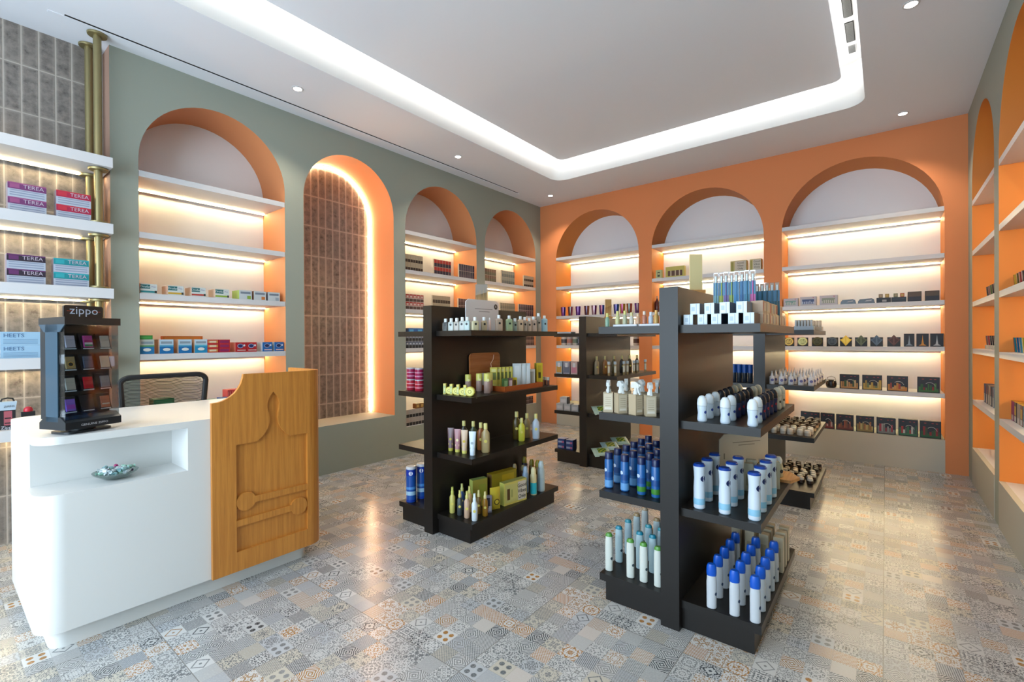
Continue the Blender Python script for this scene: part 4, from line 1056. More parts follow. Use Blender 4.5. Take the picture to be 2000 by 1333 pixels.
# left shelf of gondola 4, seen past the front gondola
for i in range(2):
    put('g4a', carton(.06, .08, .05, '#a8bcd0', [(0, .8, 1, 1, '#1c3c8c')], '#9cb0c4'), 'small_carton', -1.16, 4.56, 1.005 + .0505 * i, .1, ['lower white and blue carton seen between the two right gondolas', 'upper white and blue carton seen between the two right gondolas'][i], 'box')
for i in range(4):
    put('g4b', bottle([(.020, 0), (.022, .003), (.022, .085)], [(.0225, .085), (.0225, .16)], '#1c2430', '#12448c', seg=14), 'body_spray', -1.08 + .045 * i, 4.60, 1.005, 0, 'dark bottle with tall blue cap between the right gondolas, %s from the left' % ordn(i, 4), 'bottle', 'blue-capped dark bottles')

# ------------------------------------------------------------------ left wall arches
XF = -4.60
def lwall(key, fn, name, y0, y1, z, label, cat, group=None, x=XF, rz=RP): 
    put(key, fn, name, x, (y0 + y1) / 2, z, rz, label, cat, group)
# carton fronts face +x; body reaches into the niche
def rbx(w, d, h, *a, **k): return carton(w, d, h, *a, **k)
tops = [('teal', '#1f7a80', 'Orafar'), ('amber', '#b9922c', 'Orafar'), ('red', '#a03a34', 'Orafar'), ('lime', '#7c9a2c', 'Orafar')]
for i, ((y0, y1), (nm, c, t)) in enumerate(zip([(1.075, 1.184), (1.258, 1.368), (1.425, 1.531), (1.605, 1.716)], tops)):
    w = y1 - y0
    put('or%d' % i, carton(w, .16, .080, '#b9c2c0', [(0, .5, .58, .92, '#1d5c60'), (0, .12, .85, .3, c), (.85, .1, .98, .34, '#26302c')], '#c2ab98', None, [('Orofar', .28, .70, .024, '#c9d4d2'), ('Plus', .78, .72, .018, '#6a6a9c')]), 'medicine_carton', XF, (y0 + y1) / 2, 1.781, RP,
        'white carton with dark green label and %s stripe on third shelf of first sage arch' % nm, 'box', 'green-labelled medicine cartons')
for i, (y0, y1, c) in enumerate([(1.80, 1.908, '#7c9a3c'), (1.926, 2.035, '#b87038'), (2.055, 2.165, '#8c9aa4')]):
    put('no%d' % i, carton(y1 - y0, .16, .085, '#b3bcc0', [(.1, .62, .9, .84, '#6a7684'), (.62, .08, .92, .42, c)], ['#9ab45c', '#8c5c48', '#8a8a94'][i]), 'medicine_carton', XF, (y0 + y1) / 2, 1.781, RP,
        'grey-white carton with %s mark at the right of the third shelf' % ['green', 'orange', 'grey'][i], 'box', 'grey-white medicine cartons')
def strep(c1, c2, c3):
    def f():
        b = carton_mb(.095, .15, .116, c1, [(0, 0, 1, .52, c2), (0, .5, 1, .6, c3), (.1, .7, .9, .86, '#7c8a94')], '#c2a690')
        blob(b, .0, .034, .026, .013, '#c9cdc8', -.003)
        return [('carton', b, None, None)]
    return f
for i, (yc, a) in enumerate([(1.115, ('#a9b3ac', '#1c6a9c', '#4c8c5c')), (1.245, ('#a3bccb', '#12649c', '#4c94b4')), (1.375, ('#a3bccb', '#12649c', '#4c94b4')), (1.492, ('#a9c0cc', '#1c7ca4', '#4c9cb4'))]):
    put('st%d' % i, strep(*a), 'lozenge_carton', XF, yc, 1.300, RP, 'blue and white lozenge carton, %s from the left on the fourth shelf' % ordn(i, 4), 'box', 'blue and white lozenge cartons')
put('stg', carton(.084, .15, .033, '#2c7c34', [(.1, .3, .9, .7, '#3c8c44')]), 'flat_carton', XF, 1.110, 1.4165, RP, 'green flat carton on top of the first lozenge carton', 'box')
put('sto', carton(.30, .05, .145, '#b8621c', [(.05, .8, .95, .95, '#c8742c')]), 'flat_carton', XF - .20, 1.42, 1.300, RP, 'long orange carton behind the lozenge cartons', 'box')
for i in range(3):
    for j in range(2):
        put('red3%d' % j, carton(.088, .15, .0375, '#a3202a', [(.06, .2, .94, .8, '#b87838'), (.2, .3, .8, .7, '#c9b8a0')] if j == 0 else [(.1, .2, .9, .8, '#7c2050')]), 'plaster_carton', XF, 1.583 + .092 * j, 1.300 + .038 * i, RP, 'red flat carton, %s layer, %s column on the fourth shelf' % (('bottom', 'middle', 'top')[i], ('left', 'right')[j]), 'box', 'red flat cartons in two columns')
for i, (yc, c, c2) in enumerate([(1.81, '#a01c24', '#1c2a5c'), (1.903, '#a01c24', '#1c2a5c'), (2.045, '#1a5fa0', '#0c2450'), (2.155, '#1a5fa0', '#0c2450')]):
    def f(c=c, c2=c2):
        b = carton_mb(.09, .15, .088, c, [(.1, .62, .9, .9, c)], '#b86a58' if c[1] == 'a' else '#a9b6c2')
        blob(b, -.005, .055, .026, .02, '#8c96b4', -.0030, 12); blob(b, -.005, .055, .020, .015, c2, -.0034, 12); blob(b, .028, .06, .008, .01, '#c9ccd4', -.0036, 8)
        b.box(-.03, .04, -.003, 0, .012, .020, P('#c4a8a8'))
        return [('carton', b, None, None)]
    put('w%d' % i, f, 'gum_carton', XF, yc, 1.300, RP, '%s carton with dark shield emblem, %s of its pair on the fourth shelf' % (('red', 'bright blue')[i // 2], ('left', 'right')[i % 2]), 'box', 'cartons with shield emblem')
put('gl', carton(.14, .12, .115, '#1c5a34', [(.1, .1, .9, .9, '#2c6c44')]), 'medicine_carton', XF, 1.225, .816, RP, 'dark green carton behind the office chair on the lowest shelf', 'box')
put('gl2', carton(.16, .12, .055, '#124a3c', [(.05, .3, .95, .7, '#5c8c84')]), 'medicine_carton', XF, 1.40, .816, RP, 'flat dark green carton right of the chair-side green one', 'box')
put('gl3', carton(.14, .12, .07, '#1c6c54', [(.05, .3, .95, .7, '#b3c4bc')]), 'medicine_carton', XF, 1.56, .816, RP, 'flat teal carton beside the red stack on the lowest shelf', 'box')
put('gl4', carton(.07, .10, .08, '#1c4c8c', [(.1, .4, .9, .9, '#8cb43c')]), 'medicine_carton', XF, 1.68, .816, RP, 'small blue and lime carton in front of the red cartons', 'box')
for i in range(4):
    put('gl5', carton(.030, .12, .14, '#b83a3a', [(.1, .1, .3, .9, '#c87868'), (.6, .1, .8, .9, '#c87868')]), 'upright_carton', XF - .06 + .004 * i, 1.735 + .034 * i, .816, RP, 'upright red striped carton, %s from the left on the lowest shelf' % ordn(i, 4), 'box', 'upright red striped cartons')
put('gl6', carton(.10, .12, .13, '#96202c', [(.2, .4, .8, .8, '#1c2a5c')]), 'gum_carton', XF, 1.93, .816, RP, 'deep red carton with navy emblem at the right end of the lowest shelf', 'box')

# cigarette packs in the third and fourth sage arches
def pack(w, h, c, top, low, lowc, mid=None):
    dec = [(.06, .5, .94, .97, top), (.04, .03, .96, low, lowc)]
    if mid: dec.append((.25, .55, .8, .8, mid))
    return carton(w, .022, h, c, dec, '#b8a890')
def block(tagk, fn, y0, y1, nx, z, nz, h, label, group, x=XF):
    w = (y1 - y0) / nx
    for j in range(nz):
        for i in range(nx):
            put(tagk, fn, 'cigarette_pack', x, y0 + w * (i + .5), z + (h + .001) * j, RP, label, 'pack', group)
def blk(k, y0, y1, nx, z, h, cols, desc, x=XF, nz=2):
    w = (y1 - y0) / nx - .0015
    block(k, pack(w, h, *cols), y0, y1, nx, z, nz, h, desc, 'packs: ' + desc, x)
blk('pkA', 3.69, 3.97, 7, 2.263, .098, ('#a3957c', '#9c8e78', .4, '#2a1c18'), 'beige pack with dark band in the first block on second shelf, third sage arch')
blk('pkB', 4.16, 4.465, 6, 2.263, .096, ('#9a8478', '#a02c24', .5, '#2a2434'), 'red-topped pack in the middle block on second shelf, third sage arch')
blk('pkC', 4.615, 4.925, 7, 2.263, .094, ('#a39a90', '#2c2a3c', .5, '#40384a'), 'dark blue pack in the right block on second shelf, third sage arch')
blk('pkD', 3.69, 3.98, 5, 1.781, .094, ('#b3a49c', '#a3302c', .4, '#4a3230', '#c4b0a8'), 'red and white pack in the first block on third shelf, third sage arch')
blk('pkE', 4.13, 4.446, 7, 1.781, .1, ('#a8997f', '#a09078', .45, '#3a2c24'), 'beige pack with brown band in the middle block on third shelf, third sage arch')
blk('pkF', 4.60, 4.88, 6, 1.781, .095, ('#a38c84', '#5c3838', .5, '#46262a'), 'maroon pack in the right block on third shelf, third sage arch')
blk('pkG', 3.69, 3.985, 6, 1.300, .085, ('#9aa0a8', '#2a3a5c', .45, '#1c2028', '#a9b4c4'), 'navy and white pack in the block on fourth shelf, third sage arch')
blk('pkH', 3.69, 3.98, 6, .339, .1, ('#a9a29c', '#9a938e', .42, '#1a1a20'), 'grey pack with black band on the base ledge of the third sage arch')
for i in range(2): put('bluec', carton(.13, .1, .075, '#1c5c9c', [(.1, .2, .6, .8, '#4c9ccb')]), 'blue_carton', XF, (3.80, 3.935)[i], 1.473, RP, ['left', 'right'][i] + ' blue carton on top of the navy packs in the third sage arch', 'box')
for i in range(2): put('goldc', carton(.065, .06, .06, '#6b4620', [(.2, .2, .8, .8, '#b08c4c')]), 'gold_carton', XF, (3.875, 3.945)[i], .541, RP, ['left', 'right'][i] + ' small brown and gold carton on the packs at the base ledge', 'box')
blk('pkI', 5.15, 5.405, 5, 2.263, .094, ('#a89a84', '#6a4c3c', .5, '#5a5440'), 'brown and olive pack in the first block on second shelf, last sage arch')
blk('pkJ', 5.54, 5.855, 6, 2.263, .1, ('#a39c8c', '#7c8078', .5, '#5a6060'), 'grey-green pack in the middle block on second shelf, last sage arch')
blk('pkK', 6.10, 6.365, 5, 2.263, .09, ('#a3988a', '#9c9080', .42, '#2c2420'), 'beige pack with black band in the right block on second shelf, last sage arch')
blk('pkL', 5.50, 5.86, 7, 1.781, .092, ('#a39888', '#847a68', .5, '#6c6458'), 'stone-coloured pack on third shelf, last sage arch')
blk('pkM', 5.96, 6.36, 7, 1.781, .094, ('#a89a94', '#4a3848', .5, '#2c2438'), 'plum pack on third shelf, last sage arch')
blk('pkN', 6.14, 6.37, 5, 1.300, .09, ('#a89a94', '#7c6860', .5, '#4a3c3c'), 'mauve-grey pack on fourth shelf, last sage arch')
blk('pkO', 6.13, 6.335, 5, .339, .06, ('#a89a94', '#4a3838', .5, '#2c2028'), 'dark banded pack on the base ledge, last sage arch')

# tiled bay
XBAY = -4.45
for i, (y0, y1, z, c, c2, nm) in enumerate([(.351, .531, 2.255, '#6a3464', '#8c4a74', 'purple'), (.579, .759, 2.255, '#9c2040', '#b02c3c', 'red'), (.344, .524, 1.785, '#2c2230', '#5c2c5c', 'black and purple'), (.563, .745, 1.785, '#1c7c84', '#2c949c', 'teal')]):
    for j in range(2):
        put('ter%d' % i, carton(y1 - y0, .10, .096, '#a3aab8', [(0, .55, 1, 1, c), (0, .92, 1, 1, c2), (.05, .12, .95, .18, '#7c8498'), (.05, .28, .95, .34, '#7c8498'), (.05, .44, .95, .49, '#7c8498'), (.05, .62, .3, .9, c2)], '#8a8494', None, [('TEREA', .66, .77, .034, '#b3a8b8')]), 'tobacco_carton', XBAY, (y0 + y1) / 2, z + .097 * j, RP, '%s carton of the %s pair lettered TEREA in the tiled bay' % (('lower', 'upper')[j], nm), 'box', 'TEREA cartons stacked in twos')
for j in range(2):
    put('heets', carton(.18, .10, .086, '#8fb0c8', [(.06, .1, .94, .13, '#5c7c98'), (.06, .2, .94, .23, '#5c7c98'), (.06, .3, .94, .33, '#5c7c98'), (.06, .4, .94, .43, '#5c7c98')], '#86a4bc', None, [('HEETS', .32, .72, .034, '#48688c')]), 'tobacco_carton', XBAY, .405, 1.295 + .087 * j, RP, '%s pale blue carton lettered HEETS in the tiled bay' % ('lower', 'upper')[j], 'box', 'pale blue cartons')
def fluid_fn():
    b = carton_mb(.07, .045, .125, '#1a1a20', [(.25, .22, .78, .95, '#a0525c'), (.3, .3, .7, .36, '#1a1a20'), (.3, .55, .7, .62, '#1a1a20')], '#24242c', None, [('Zippo', .5, .1, .026, '#c9ccd4')])
    b.add([(-.035, 0, .125), (.035, 0, .125), (.035, .045, .125), (-.035, .045, .125), (-.042, -.004, .18), (.042, -.004, .18), (.042, .049, .18), (-.042, .049, .18)], [(0, 1, 5, 4), (1, 2, 6, 5), (2, 3, 7, 6), (3, 0, 4, 7), (4, 5, 6, 7)], P('#a9bccb'))
    b.text('ZIPPO', .018, (.006, -.0045, .148), (1, 0, 0), (0, .02, 1), P('#2c2c30'))
    h = MB(); h.tube([(-.03, .02, .18), (-.024, .02, .197), (0, .02, .202), (.024, .02, .197), (.03, .02, .18)], .005, BLACK, 8)
    return [('carton', b, None, None), ('hang_handle', h, 'black carry handle', None)]
put('fluid', fluid_fn, 'lighter_fluid_pack', XBAY, .343, .835, RP, 'black and light blue fluid pack with carry handle behind the counter', 'pack')
def fuel_fn():
    b = carton_mb(.064, .03, .105, '#14161c', [(.1, .1, .9, .2, '#8c8c94')], '#1c3048', None, [('Zippo', .5, .35, .02, '#c9ccd4')])
    c = MB(); c.lathe([(.022, .105), (.024, .112), (.020, .128), (.010, .137)], P('#b02434', .3), 16, (0, .015, 0))
    return [('can_body', b, None, None), ('nozzle_cap', c, 'red nozzle cap', None)]
put('fuel', fuel_fn, 'lighter_fuel_can', XBAY, .437, .835, RP, 'black fuel can with red cap behind the counter edge', 'can')

# ------------------------------------------------------------------ back wall arches
YFb = 6.57
def tumbler(c1, c2, h=.15, r=.045):
    def f():
        b = MB(); m1 = mat('glass_' + c1.strip('#'), c1, .2, metal=.35, coat=.5); m2 = mat('glass_' + c2.strip('#'), c2, .2, metal=.35, coat=.5)
        n = 14; pr = [(r * .74, 0), (r * .78, h * .05), (r * .9, h * .55), (r, h)]
        for k, m in ((0, m1), (1, m2)):
            vs = []; fs = []
            for rr_, z in pr:
                for q in range(n): a = 2 * PI * q / n; vs.append((rr_ * math.cos(a), rr_ * math.sin(a), z))
            for i in range(len(pr) - 1):
                for q in range(n):
                    if (q // 2) % 2 == k: fs.append((i * n + q, i * n + (q + 1) % n, (i + 1) * n + (q + 1) % n, (i + 1) * n + q))
            b.add(vs, fs, m, True)
        b.lathe([(r, h), (r * .94, h), (r * .7, h * .1)], m1, n, cap=False); b.lathe([(r * .74, 0), (.001, .001)], m1, n, cap=False)
        return [('tumbler', b, None, None)]
    return f
TC = [('#2a1c70', '#6a1c5c', 'indigo'), ('#701c40', '#503c2c', 'wine red'), ('#4a1c84', '#5c2c6c', 'violet'), ('#7c4420', '#3c1c3c', 'copper'), ('#5c2050', '#a08088', 'plum'), ('#1c3c8c', '#701c3c', 'royal blue'), ('#5c2c7c', '#8c7c84', 'purple'), ('#1c4c8c', '#3c2c70', 'sea blue'), ('#a88c2c', '#8c1c50', 'gold and pink'), ('#a05038', '#4c5040', 'coral'), ('#5a1c90', '#4a1c2c', 'bright violet')]
for i, (x0, x1) in enumerate([(-4.228, -4.138), (-4.089, -4.001), (-3.943, -3.858), (-3.792, -3.69), (-3.654, -3.563), (-3.518, -3.43), (-3.396, -3.310), (-3.27, -3.185), (-3.163, -3.087), (-3.055, -2.973), (-2.925, -2.845)]):
    c1, c2, nm = TC[i]
    put('tum%d' % i, tumbler(c1, c2, .150, .044), 'iridescent_tumbler', (x0 + x1) / 2, YFb + .06, 1.781, 0, '%s iridescent tumbler in the arch next to the corner' % nm, 'glass', 'iridescent tumblers in the corner arch')
def mug_fn(c, c2):
    def f():
        b = MB(); b.lathe([(.036, 0), (.04, .004), (.04, .11), (.036, .11), (.034, .01)], P(c), 18, cap=False); b.lathe([(.0405, .03), (.0405, .08)], P(c2), 18, cap=False); b.lathe([(.036, 0), (.001, .0005)], P(c), 18, cap=False)
        h = MB(); h.tube([(.040, 0, .09), (.062, 0, .085), (.066, 0, .055), (.060, 0, .03), (.040, 0, .025)], .006, P(c), 8)
        return [('mug_body', b, None, None), ('handle', h, None, None)]
    return f
for i, (x, c, c2, nm) in enumerate([(-4.17, '#b3aca4', '#4a4a50', 'white and black'), (-4.06, '#a89c98', '#a86c60', 'pink-patterned'), (-3.95, '#a8a49c', '#5c6c5c', 'green-patterned'), (-3.85, '#3c4458', '#7c8498', 'dark blue'), (-2.90, '#a8a098', '#4a2c24', 'brown emblem')]):
    put('mug%d' % i, mug_fn(c, c2), 'souvenir_mug', x, YFb + .06, 1.300, .4, '%s souvenir mug on the fourth shelf of the corner arch' % nm, 'mug', 'souvenir mugs', 1.25)
# middle arch
def vib(w): 
    def f():
        b = carton_mb(w, .09, .14, '#b3a468', [(.04, .08, .2, .9, '#8c8430'), (.28, .05, .97, .95, '#b9b09c')], '#b89c40')
        for k, wd in enumerate(('Good', 'Vibes', 'Only')): b.text(wd, .034, (w * .13, -.0028, .108 - .036 * k), (1, 0, 0), (0, 0, 1), P('#2a2a26'))
        return [('carton', b, None, None)]
    return f
put('vb1', vib(.19), 'gift_carton', -1.485, YFb, 2.263, 0, 'larger pale yellow Good Vibes Only carton in the middle terracotta arch', 'box')
put('vb2', vib(.13), 'gift_carton', -1.285, YFb, 2.263, 0, 'smaller pale yellow Good Vibes Only carton at the right of its shelf', 'box')
put('vb3', carton(.26, .07, .15, '#b3a850', [(.12, .12, .9, .62, '#4a2c1c'), (.25, .12, .32, .62, '#b9a888'), (.5, .12, .56, .62, '#b9a888'), (.72, .12, .78, .62, '#b9a888')]), 'gift_carton', -2.307, YFb, 2.263, 0, 'large yellow window carton showing brown bottles, left in the middle arch', 'box')
put('vb4', carton(.08, .06, .12, '#a8ac78', [(.3, .2, .75, .75, '#3a3c28'), (.35, .45, .7, .65, '#a8ac78')]), 'gift_carton', -2.54, YFb, 2.263, 0, 'small pale green carton at the left end of the middle arch shelf', 'box')
for i in range(3): put('ylw', bottle([(.02, 0), (.02, .06)], [(.021, .06), (.021, .085)], '#a8963c', '#b9b05c', seg=12), 'sample_bottle', -1.66 + .06 * i, YFb + .06, 1.781, 0, 'small yellow jar seen above the front gondola panel, %s from the left' % ordn(i, 3), 'jar', 'small yellow jars in the middle arch')
put('wine', bottle([(.034, 0), (.036, .004), (.036, .14), (.012, .19), (.012, .20)], [(.013, .20), (.013, .235)], '#4a1410', '#b08c6c'), 'dark_red_bottle', -2.585, YFb + .06, 1.781, 0, 'dark red bottle at the left edge of the middle terracotta arch', 'bottle')
# wide arch
for i, (x0, x1, c, h) in enumerate([(-.975, -.824, '#6c8c84', .098), (-.80, -.637, '#30406c', .108), (-.604, -.431, '#7c8474', .113)]):
    w = x1 - x0
    def f(w=w, c=c, h=h):
        b = carton_mb(w, .07, h, '#a8a3a8', [(.12, .2, .86, .72, c)], '#8c8484')
        random.seed(int(w * 1000))
        for k in range(7):
            u = -w * .36 + w * .7 * k / 6; hh = h * (.25 + .35 * random.random())
            b.box(u - w * .03, u + w * .03, -.0022, -.0006, h * .22, h * .22 + hh * .6, P('#b3b0a4' if c[1] != '3' else '#a8b4c8'))
        b.box(w * .28, w * .34, -.0022, -.0006, h * .84, h * .92, P('#a0304c'))
        return [('picture_box', b, None, None)]
    put('pb%d' % i, f, 'souvenir_box', (x0 + x1) / 2, YFb, 1.781, 0, ['white souvenir box with green skyline, leftmost in the wide arch', 'white souvenir box with dark blue skyline in the wide arch', 'white souvenir box with grey skyline in the wide arch'][i], 'box', 'white skyline boxes')
def tray_item(w, c):
    def f():
        b = MB(); m = P(c, .25)
        b.slab([(-w / 2, .0), (w / 2, .0), (w / 2 - .01, .045), (w / 2 - .03, .055), (-w / 2 + .02, .05), (-w / 2 + .005, .03)], lambda u, v: (u, .08, v), lambda u, v: (u, 0, v), m)
        b.quad([(-w * .1, -.001, .022), (w * .3, -.001, .026), (w * .32, -.001, .040), (0, -.001, .036)], P('#8c8c90'))
        return [('trinket_tray', b, None, None)]
    return f
put('tr0', tray_item(.147, '#18202c'), 'trinket_box', -.332, YFb, 1.781, 0, 'low glossy black trinket box, left of two, in the wide arch', 'trinket box')
put('tr1', tray_item(.155, '#1e1a1c'), 'trinket_box', -.167, YFb, 1.781, 0, 'low dark trinket box with curved lid, right of two, in the wide arch', 'trinket box')
for i, (xc, c) in enumerate([(-.015, '#15181e'), (.113, '#14202c')]):
    put('tt%d' % i, carton(.124, .08, .055, c, [(.4, .2, .7, .6, '#8c8c8c')] if i == 0 else [(.1, .6, .9, .66, '#3c4858')], c, '#4a2c1c'), 'souvenir_case', xc, YFb, 1.781, 0, ['black box carrying two small cubes, left one in the wide arch', 'dark blue box carrying two small cubes, right one in the wide arch'][i], 'box')
    for j in range(2):
        put('cube%d%d' % (i, j), carton(.036, .036, .042, [['#6a5a44', '#8c7434'], ['#5c6448', '#9c4c2c']][i][j], [(.2, .2, .8, .8, ['#8c7c60', '#a88c44'][j])]), 'small_cube', xc - .025 + .055 * j, YFb + .02, 1.8365, 0, '%s cube on the %s display box' % ([['brown', 'amber'], ['olive', 'rust orange']][i][j], ('black', 'dark blue')[i]), 'cube')
for i, xc in enumerate((.2435, .3835)):
    put('dk', carton(.111, .08, .105, '#2a2018', [(.05, .5, .95, .95, '#4a3a2c'), (.05, .05, .95, .48, '#1a1c28')], '#1c1814'), 'dark_souvenir_box', xc, YFb, 1.781, 0, ['left', 'right'][i] + ' tall dark brown souvenir box at the right end of the wide arch shelf', 'box')
def orn(shape, c, c2, w=.112, h=.125):
    def f():
        b = MB(); b.box(-w / 2, w / 2, .012, .03, 0, h * .82, P('#15120f'))
        r = MB()
        m = mat('cast_' + c.strip('#'), c, .35, metal=.6); m2 = mat('cast_' + c2.strip('#'), c2, .35, metal=.6)
        if shape == 'round':
            r.v = []; r.lathe([(w * .40, 0), (w * .46, .004), (w * .46, .008), (w * .40, .012)], m, 24, cap=True)
            r.lathe([(w * .30, .0125), (w * .30, .016), (.001, .017)], m2, 20, cap=False)
            for k in range(5): r.box(-w * .25 + k * w * .1, -w * .2 + k * w * .1, -w * .2, w * (.05 + .1 * (k % 3)), .012, .020, m)
            r.v = [(p[0], -p[2] + .010, p[1] + h * .46) for p in r.v]
        else:
            pts = [(-w * .5, h * .62), (0, h * .05), (w * .5, h * .62), (w * .30, h * .70), (0, h * 1.02), (-w * .30, h * .70)]
            r.slab(pts, lambda u, v: (u, .010, v), lambda u, v: (u, 0, v), m)
            r.slab([(q[0] * .72, h * .52 + (q[1] - h * .52) * .72) for q in pts], lambda u, v: (u, .001, v), lambda u, v: (u, -.004, v), m2)
            r.slab([(-w * .07, h * .2), (w * .07, h * .2), (w * .05, h * .85), (-w * .05, h * .85)], lambda u, v: (u, -.003, v), lambda u, v: (u, -.008, v), m)
        return [('backing_box', b, None, None), ('cast_relief', r, None, None)]
    return f
ORN = [('round', '#a8843c', '#6a5020', 'gold round'), ('round', '#a89c64', '#7c7440', 'pale gold round'), ('round', '#4c4424', '#38321c', 'bronze round'), ('round', '#4a4a48', '#343434', 'dark silver round'), ('dia', '#b88c2c', '#c49c3c', 'bright gold diamond'), ('dia', '#4c4830', '#38361f', 'bronze diamond'), ('dia', '#44484c', '#34383c', 'steel diamond'), ('dia', '#4c3028', '#38221c', 'copper-brown diamond')]
for i, xc in enumerate((-.922, -.778, -.629, -.483, -.355, -.215, -.077, .071)):
    s, c, c2, nm = ORN[i]
    put('orn%d' % i, orn(s, c, c2), 'souvenir_ornament', xc, YFb, 1.300, 0, '%s souvenir ornament on black backing in the wide arch' % nm, 'ornament', 'cast souvenir ornaments')
for i, (x0, x1) in enumerate([(.155, .241), (.257, .355), (.367, .470)]):
    def f(w=x1 - x0, i=i):
        b = carton_mb(w, .03, .138, '#161820', [(.06, .05, .94, .95, '#10141c')])
        k = P(['#7c8894', '#c4842c', '#a3a8ac'][i])
        b.slab([(-.012, .012), (.012, .012), (.004, .075), (.0, .125), (-.004, .075)], lambda u, v: (u, -.002, v), lambda u, v: (u, -.006, v), k)
        b.slab([(-.03, .012), (.03, .012), (.012, .026), (-.012, .026)], lambda u, v: (u, -.002, v), lambda u, v: (u, -.005, v), k)
        return [('framed_tower', b, None, None)]
    put('tow%d' % i, f, 'framed_tower_souvenir', (x0 + x1) / 2, YFb, 1.300, 0, 'black framed %s skyscraper souvenir at the right of the wide arch' % ('blue-grey', 'orange-gold', 'silver')[i], 'ornament', 'framed tower souvenirs')
def scene_box(w, h, seed, pal):
    def f():
        b = carton_mb(w, .05, h, '#14161c', [(.03, .04, .97, .96, '#181a22')])
        random.seed(seed)
        for k in range(9):
            u = -w * .40 + w * .8 * k / 8; hh = h * (.18 + .42 * random.random()); ww = w * (.03 + .03 * random.random())
            b.box(u - ww, u + ww, -.004 - .0004 * k, -.001, h * .08, h * .08 + hh, P(pal[k % len(pal)]))
        b.box(-w * .44, w * .44, -.009, -.001, h * .05, h * .16, P(pal[0]))
        for k in range(10):
            a = PI * (.15 + .5 * k / 9); a2 = PI * (.15 + .5 * (k + 1) / 9)
            b.add([(w * .05 + w * .30 * math.cos(t) * q, -.0095, h * .25 + h * .42 * math.sin(t) * q) for t, q in ((a, 1), (a2, 1), (a2, .93), (a, .93))], [(0, 1, 2, 3)], P('#a8a49c'))
        for q in (-.25, .1, .3): b.box(w * q - w * .05, w * q + w * .05, -.0015, -.0006, h * .84, h * .88, P('#8c2c30'))
        return [('picture_box', b, None, None)]
    return f
S1 = [(-.414, -.234, ['#a07c4c', '#8c6a3c', '#2c4c2c', '#a8946c'], 'sand and white arc'), (-.206, -.03, ['#a88c3c', '#8c7430', '#5c6c4c', '#b3a060'], 'golden skyline'), (.01, .188, ['#a8702c', '#8c3428', '#a88c5c', '#b08040'], 'orange and red'), (.264, .440, ['#2c5c24', '#1c4c1c', '#7c1c1c', '#3c6c30'], 'green and red')]
for i, (x0, x1, pal, nm) in enumerate(S1):
    put('sb%d' % i, scene_box(x1 - x0, .165, 10 + i, pal), 'souvenir_box', (x0 + x1) / 2, YFb, .816, 0, 'black souvenir box with %s relief, lowest shelf of the wide arch' % nm, 'box', 'black relief boxes on the lowest shelf')
def vase_fn():
    b = MB(); b.lathe([(.03, 0), (.05, .01), (.056, .045), (.048, .08), (.03, .095)], P('#1a1a1c', .2), 18)
    h = MB(); h.tube([(-.045, 0, .085), (-.035, 0, .12), (0, 0, .135), (.035, 0, .12), (.045, 0, .085)], .003, P('#6c6860'), 6)
    return [('basket_body', b, None, None), ('handle', h, None, None)]
put('vase', vase_fn, 'trinket_basket', -.498, YFb + .05, .816, 0, 'small black rounded basket with handle, left on the lowest shelf', 'basket')
S2 = [(-.80, -.61, ['#5c2020', '#7c3830'], 'far left crimson'), (-.60, -.466, ['#6c2824', '#a88c84', '#4c2c1c'], 'crimson and white'), (-.449, -.286, ['#5c2c24', '#8c4c34', '#6c4430'], 'brown-red'), (-.263, -.102, ['#7c6c3c', '#8c5c34', '#a8945c'], 'brass-coloured'), (-.08, .085, ['#6c6c68', '#8c2c38', '#8c8c88'], 'grey and crimson'), (.107, .268, ['#2c5c3c', '#8c2424', '#a8a8a0', '#3c4c44'], 'green and white'), (.284, .450, ['#1c4c24', '#7c1c1c', '#2c3c24'], 'dark green')]
for i, (x0, x1, pal, nm) in enumerate(S2):
    put('sc%d' % i, scene_box(x1 - x0, .18, 30 + i, pal), 'souvenir_box', (x0 + x1) / 2, YFb + .005, .339, 0, 'black souvenir box with %s relief on the base ledge of the wide arch' % nm, 'box', 'black relief boxes on the base ledge')

# ------------------------------------------------------------------ right wall arches
XG = .70; RM = -PI / 2
pal = ['#8c2c3c', '#3c4c3c', '#a83c48', '#2c2c34', '#4c6c3c', '#7c5c60', '#1c2c3c', '#6c1c24']
for k in range(7):
    put('sn%d' % (k % 7), tumbler(pal[k], '#8c8478', .085, .030), 'souvenir_glass', XG + .05, 5.50 + .095 * k, 1.735 + .036, 0, '%s souvenir glass on third shelf of the far right arch, %s from the near side' % (('crimson', 'moss', 'red', 'charcoal', 'green', 'rose', 'navy')[k], ordn(k, 7)), 'glass', 'souvenir glasses on the third shelf')
    put('snb', carton(.055, .05, .035, '#a8a49a'), 'white_riser', XG + .02, 5.50 + .095 * k, 1.735, RM, 'small white block under a souvenir glass, third shelf, %s from the near side' % ordn(k, 7), 'stand', 'white blocks on the third shelf')
for k in range(7):
    put('so%d' % (k % 5), tumbler(pal[(k * 3 + 2) % 8], '#8c8478', .085, .030), 'souvenir_glass', XG + .05, 5.50 + .1 * k, 1.289 + .036, 0, 'small souvenir glass on fourth shelf of the far right arch, %s from the near side' % ordn(k, 7), 'glass', 'souvenir glasses on the fourth shelf')
    put('snb', carton(.055, .05, .035, '#a8a49a'), 'white_riser', XG + .02, 5.50 + .1 * k, 1.289, RM, 'small white block under a souvenir glass, fourth shelf, %s from the near side' % ordn(k, 7), 'stand', 'white blocks on the fourth shelf')
pal2 = ['#2c2c3c', '#5c6c7c', '#1c2434', '#8c7c6c', '#4c3c3c', '#2c3c5c']
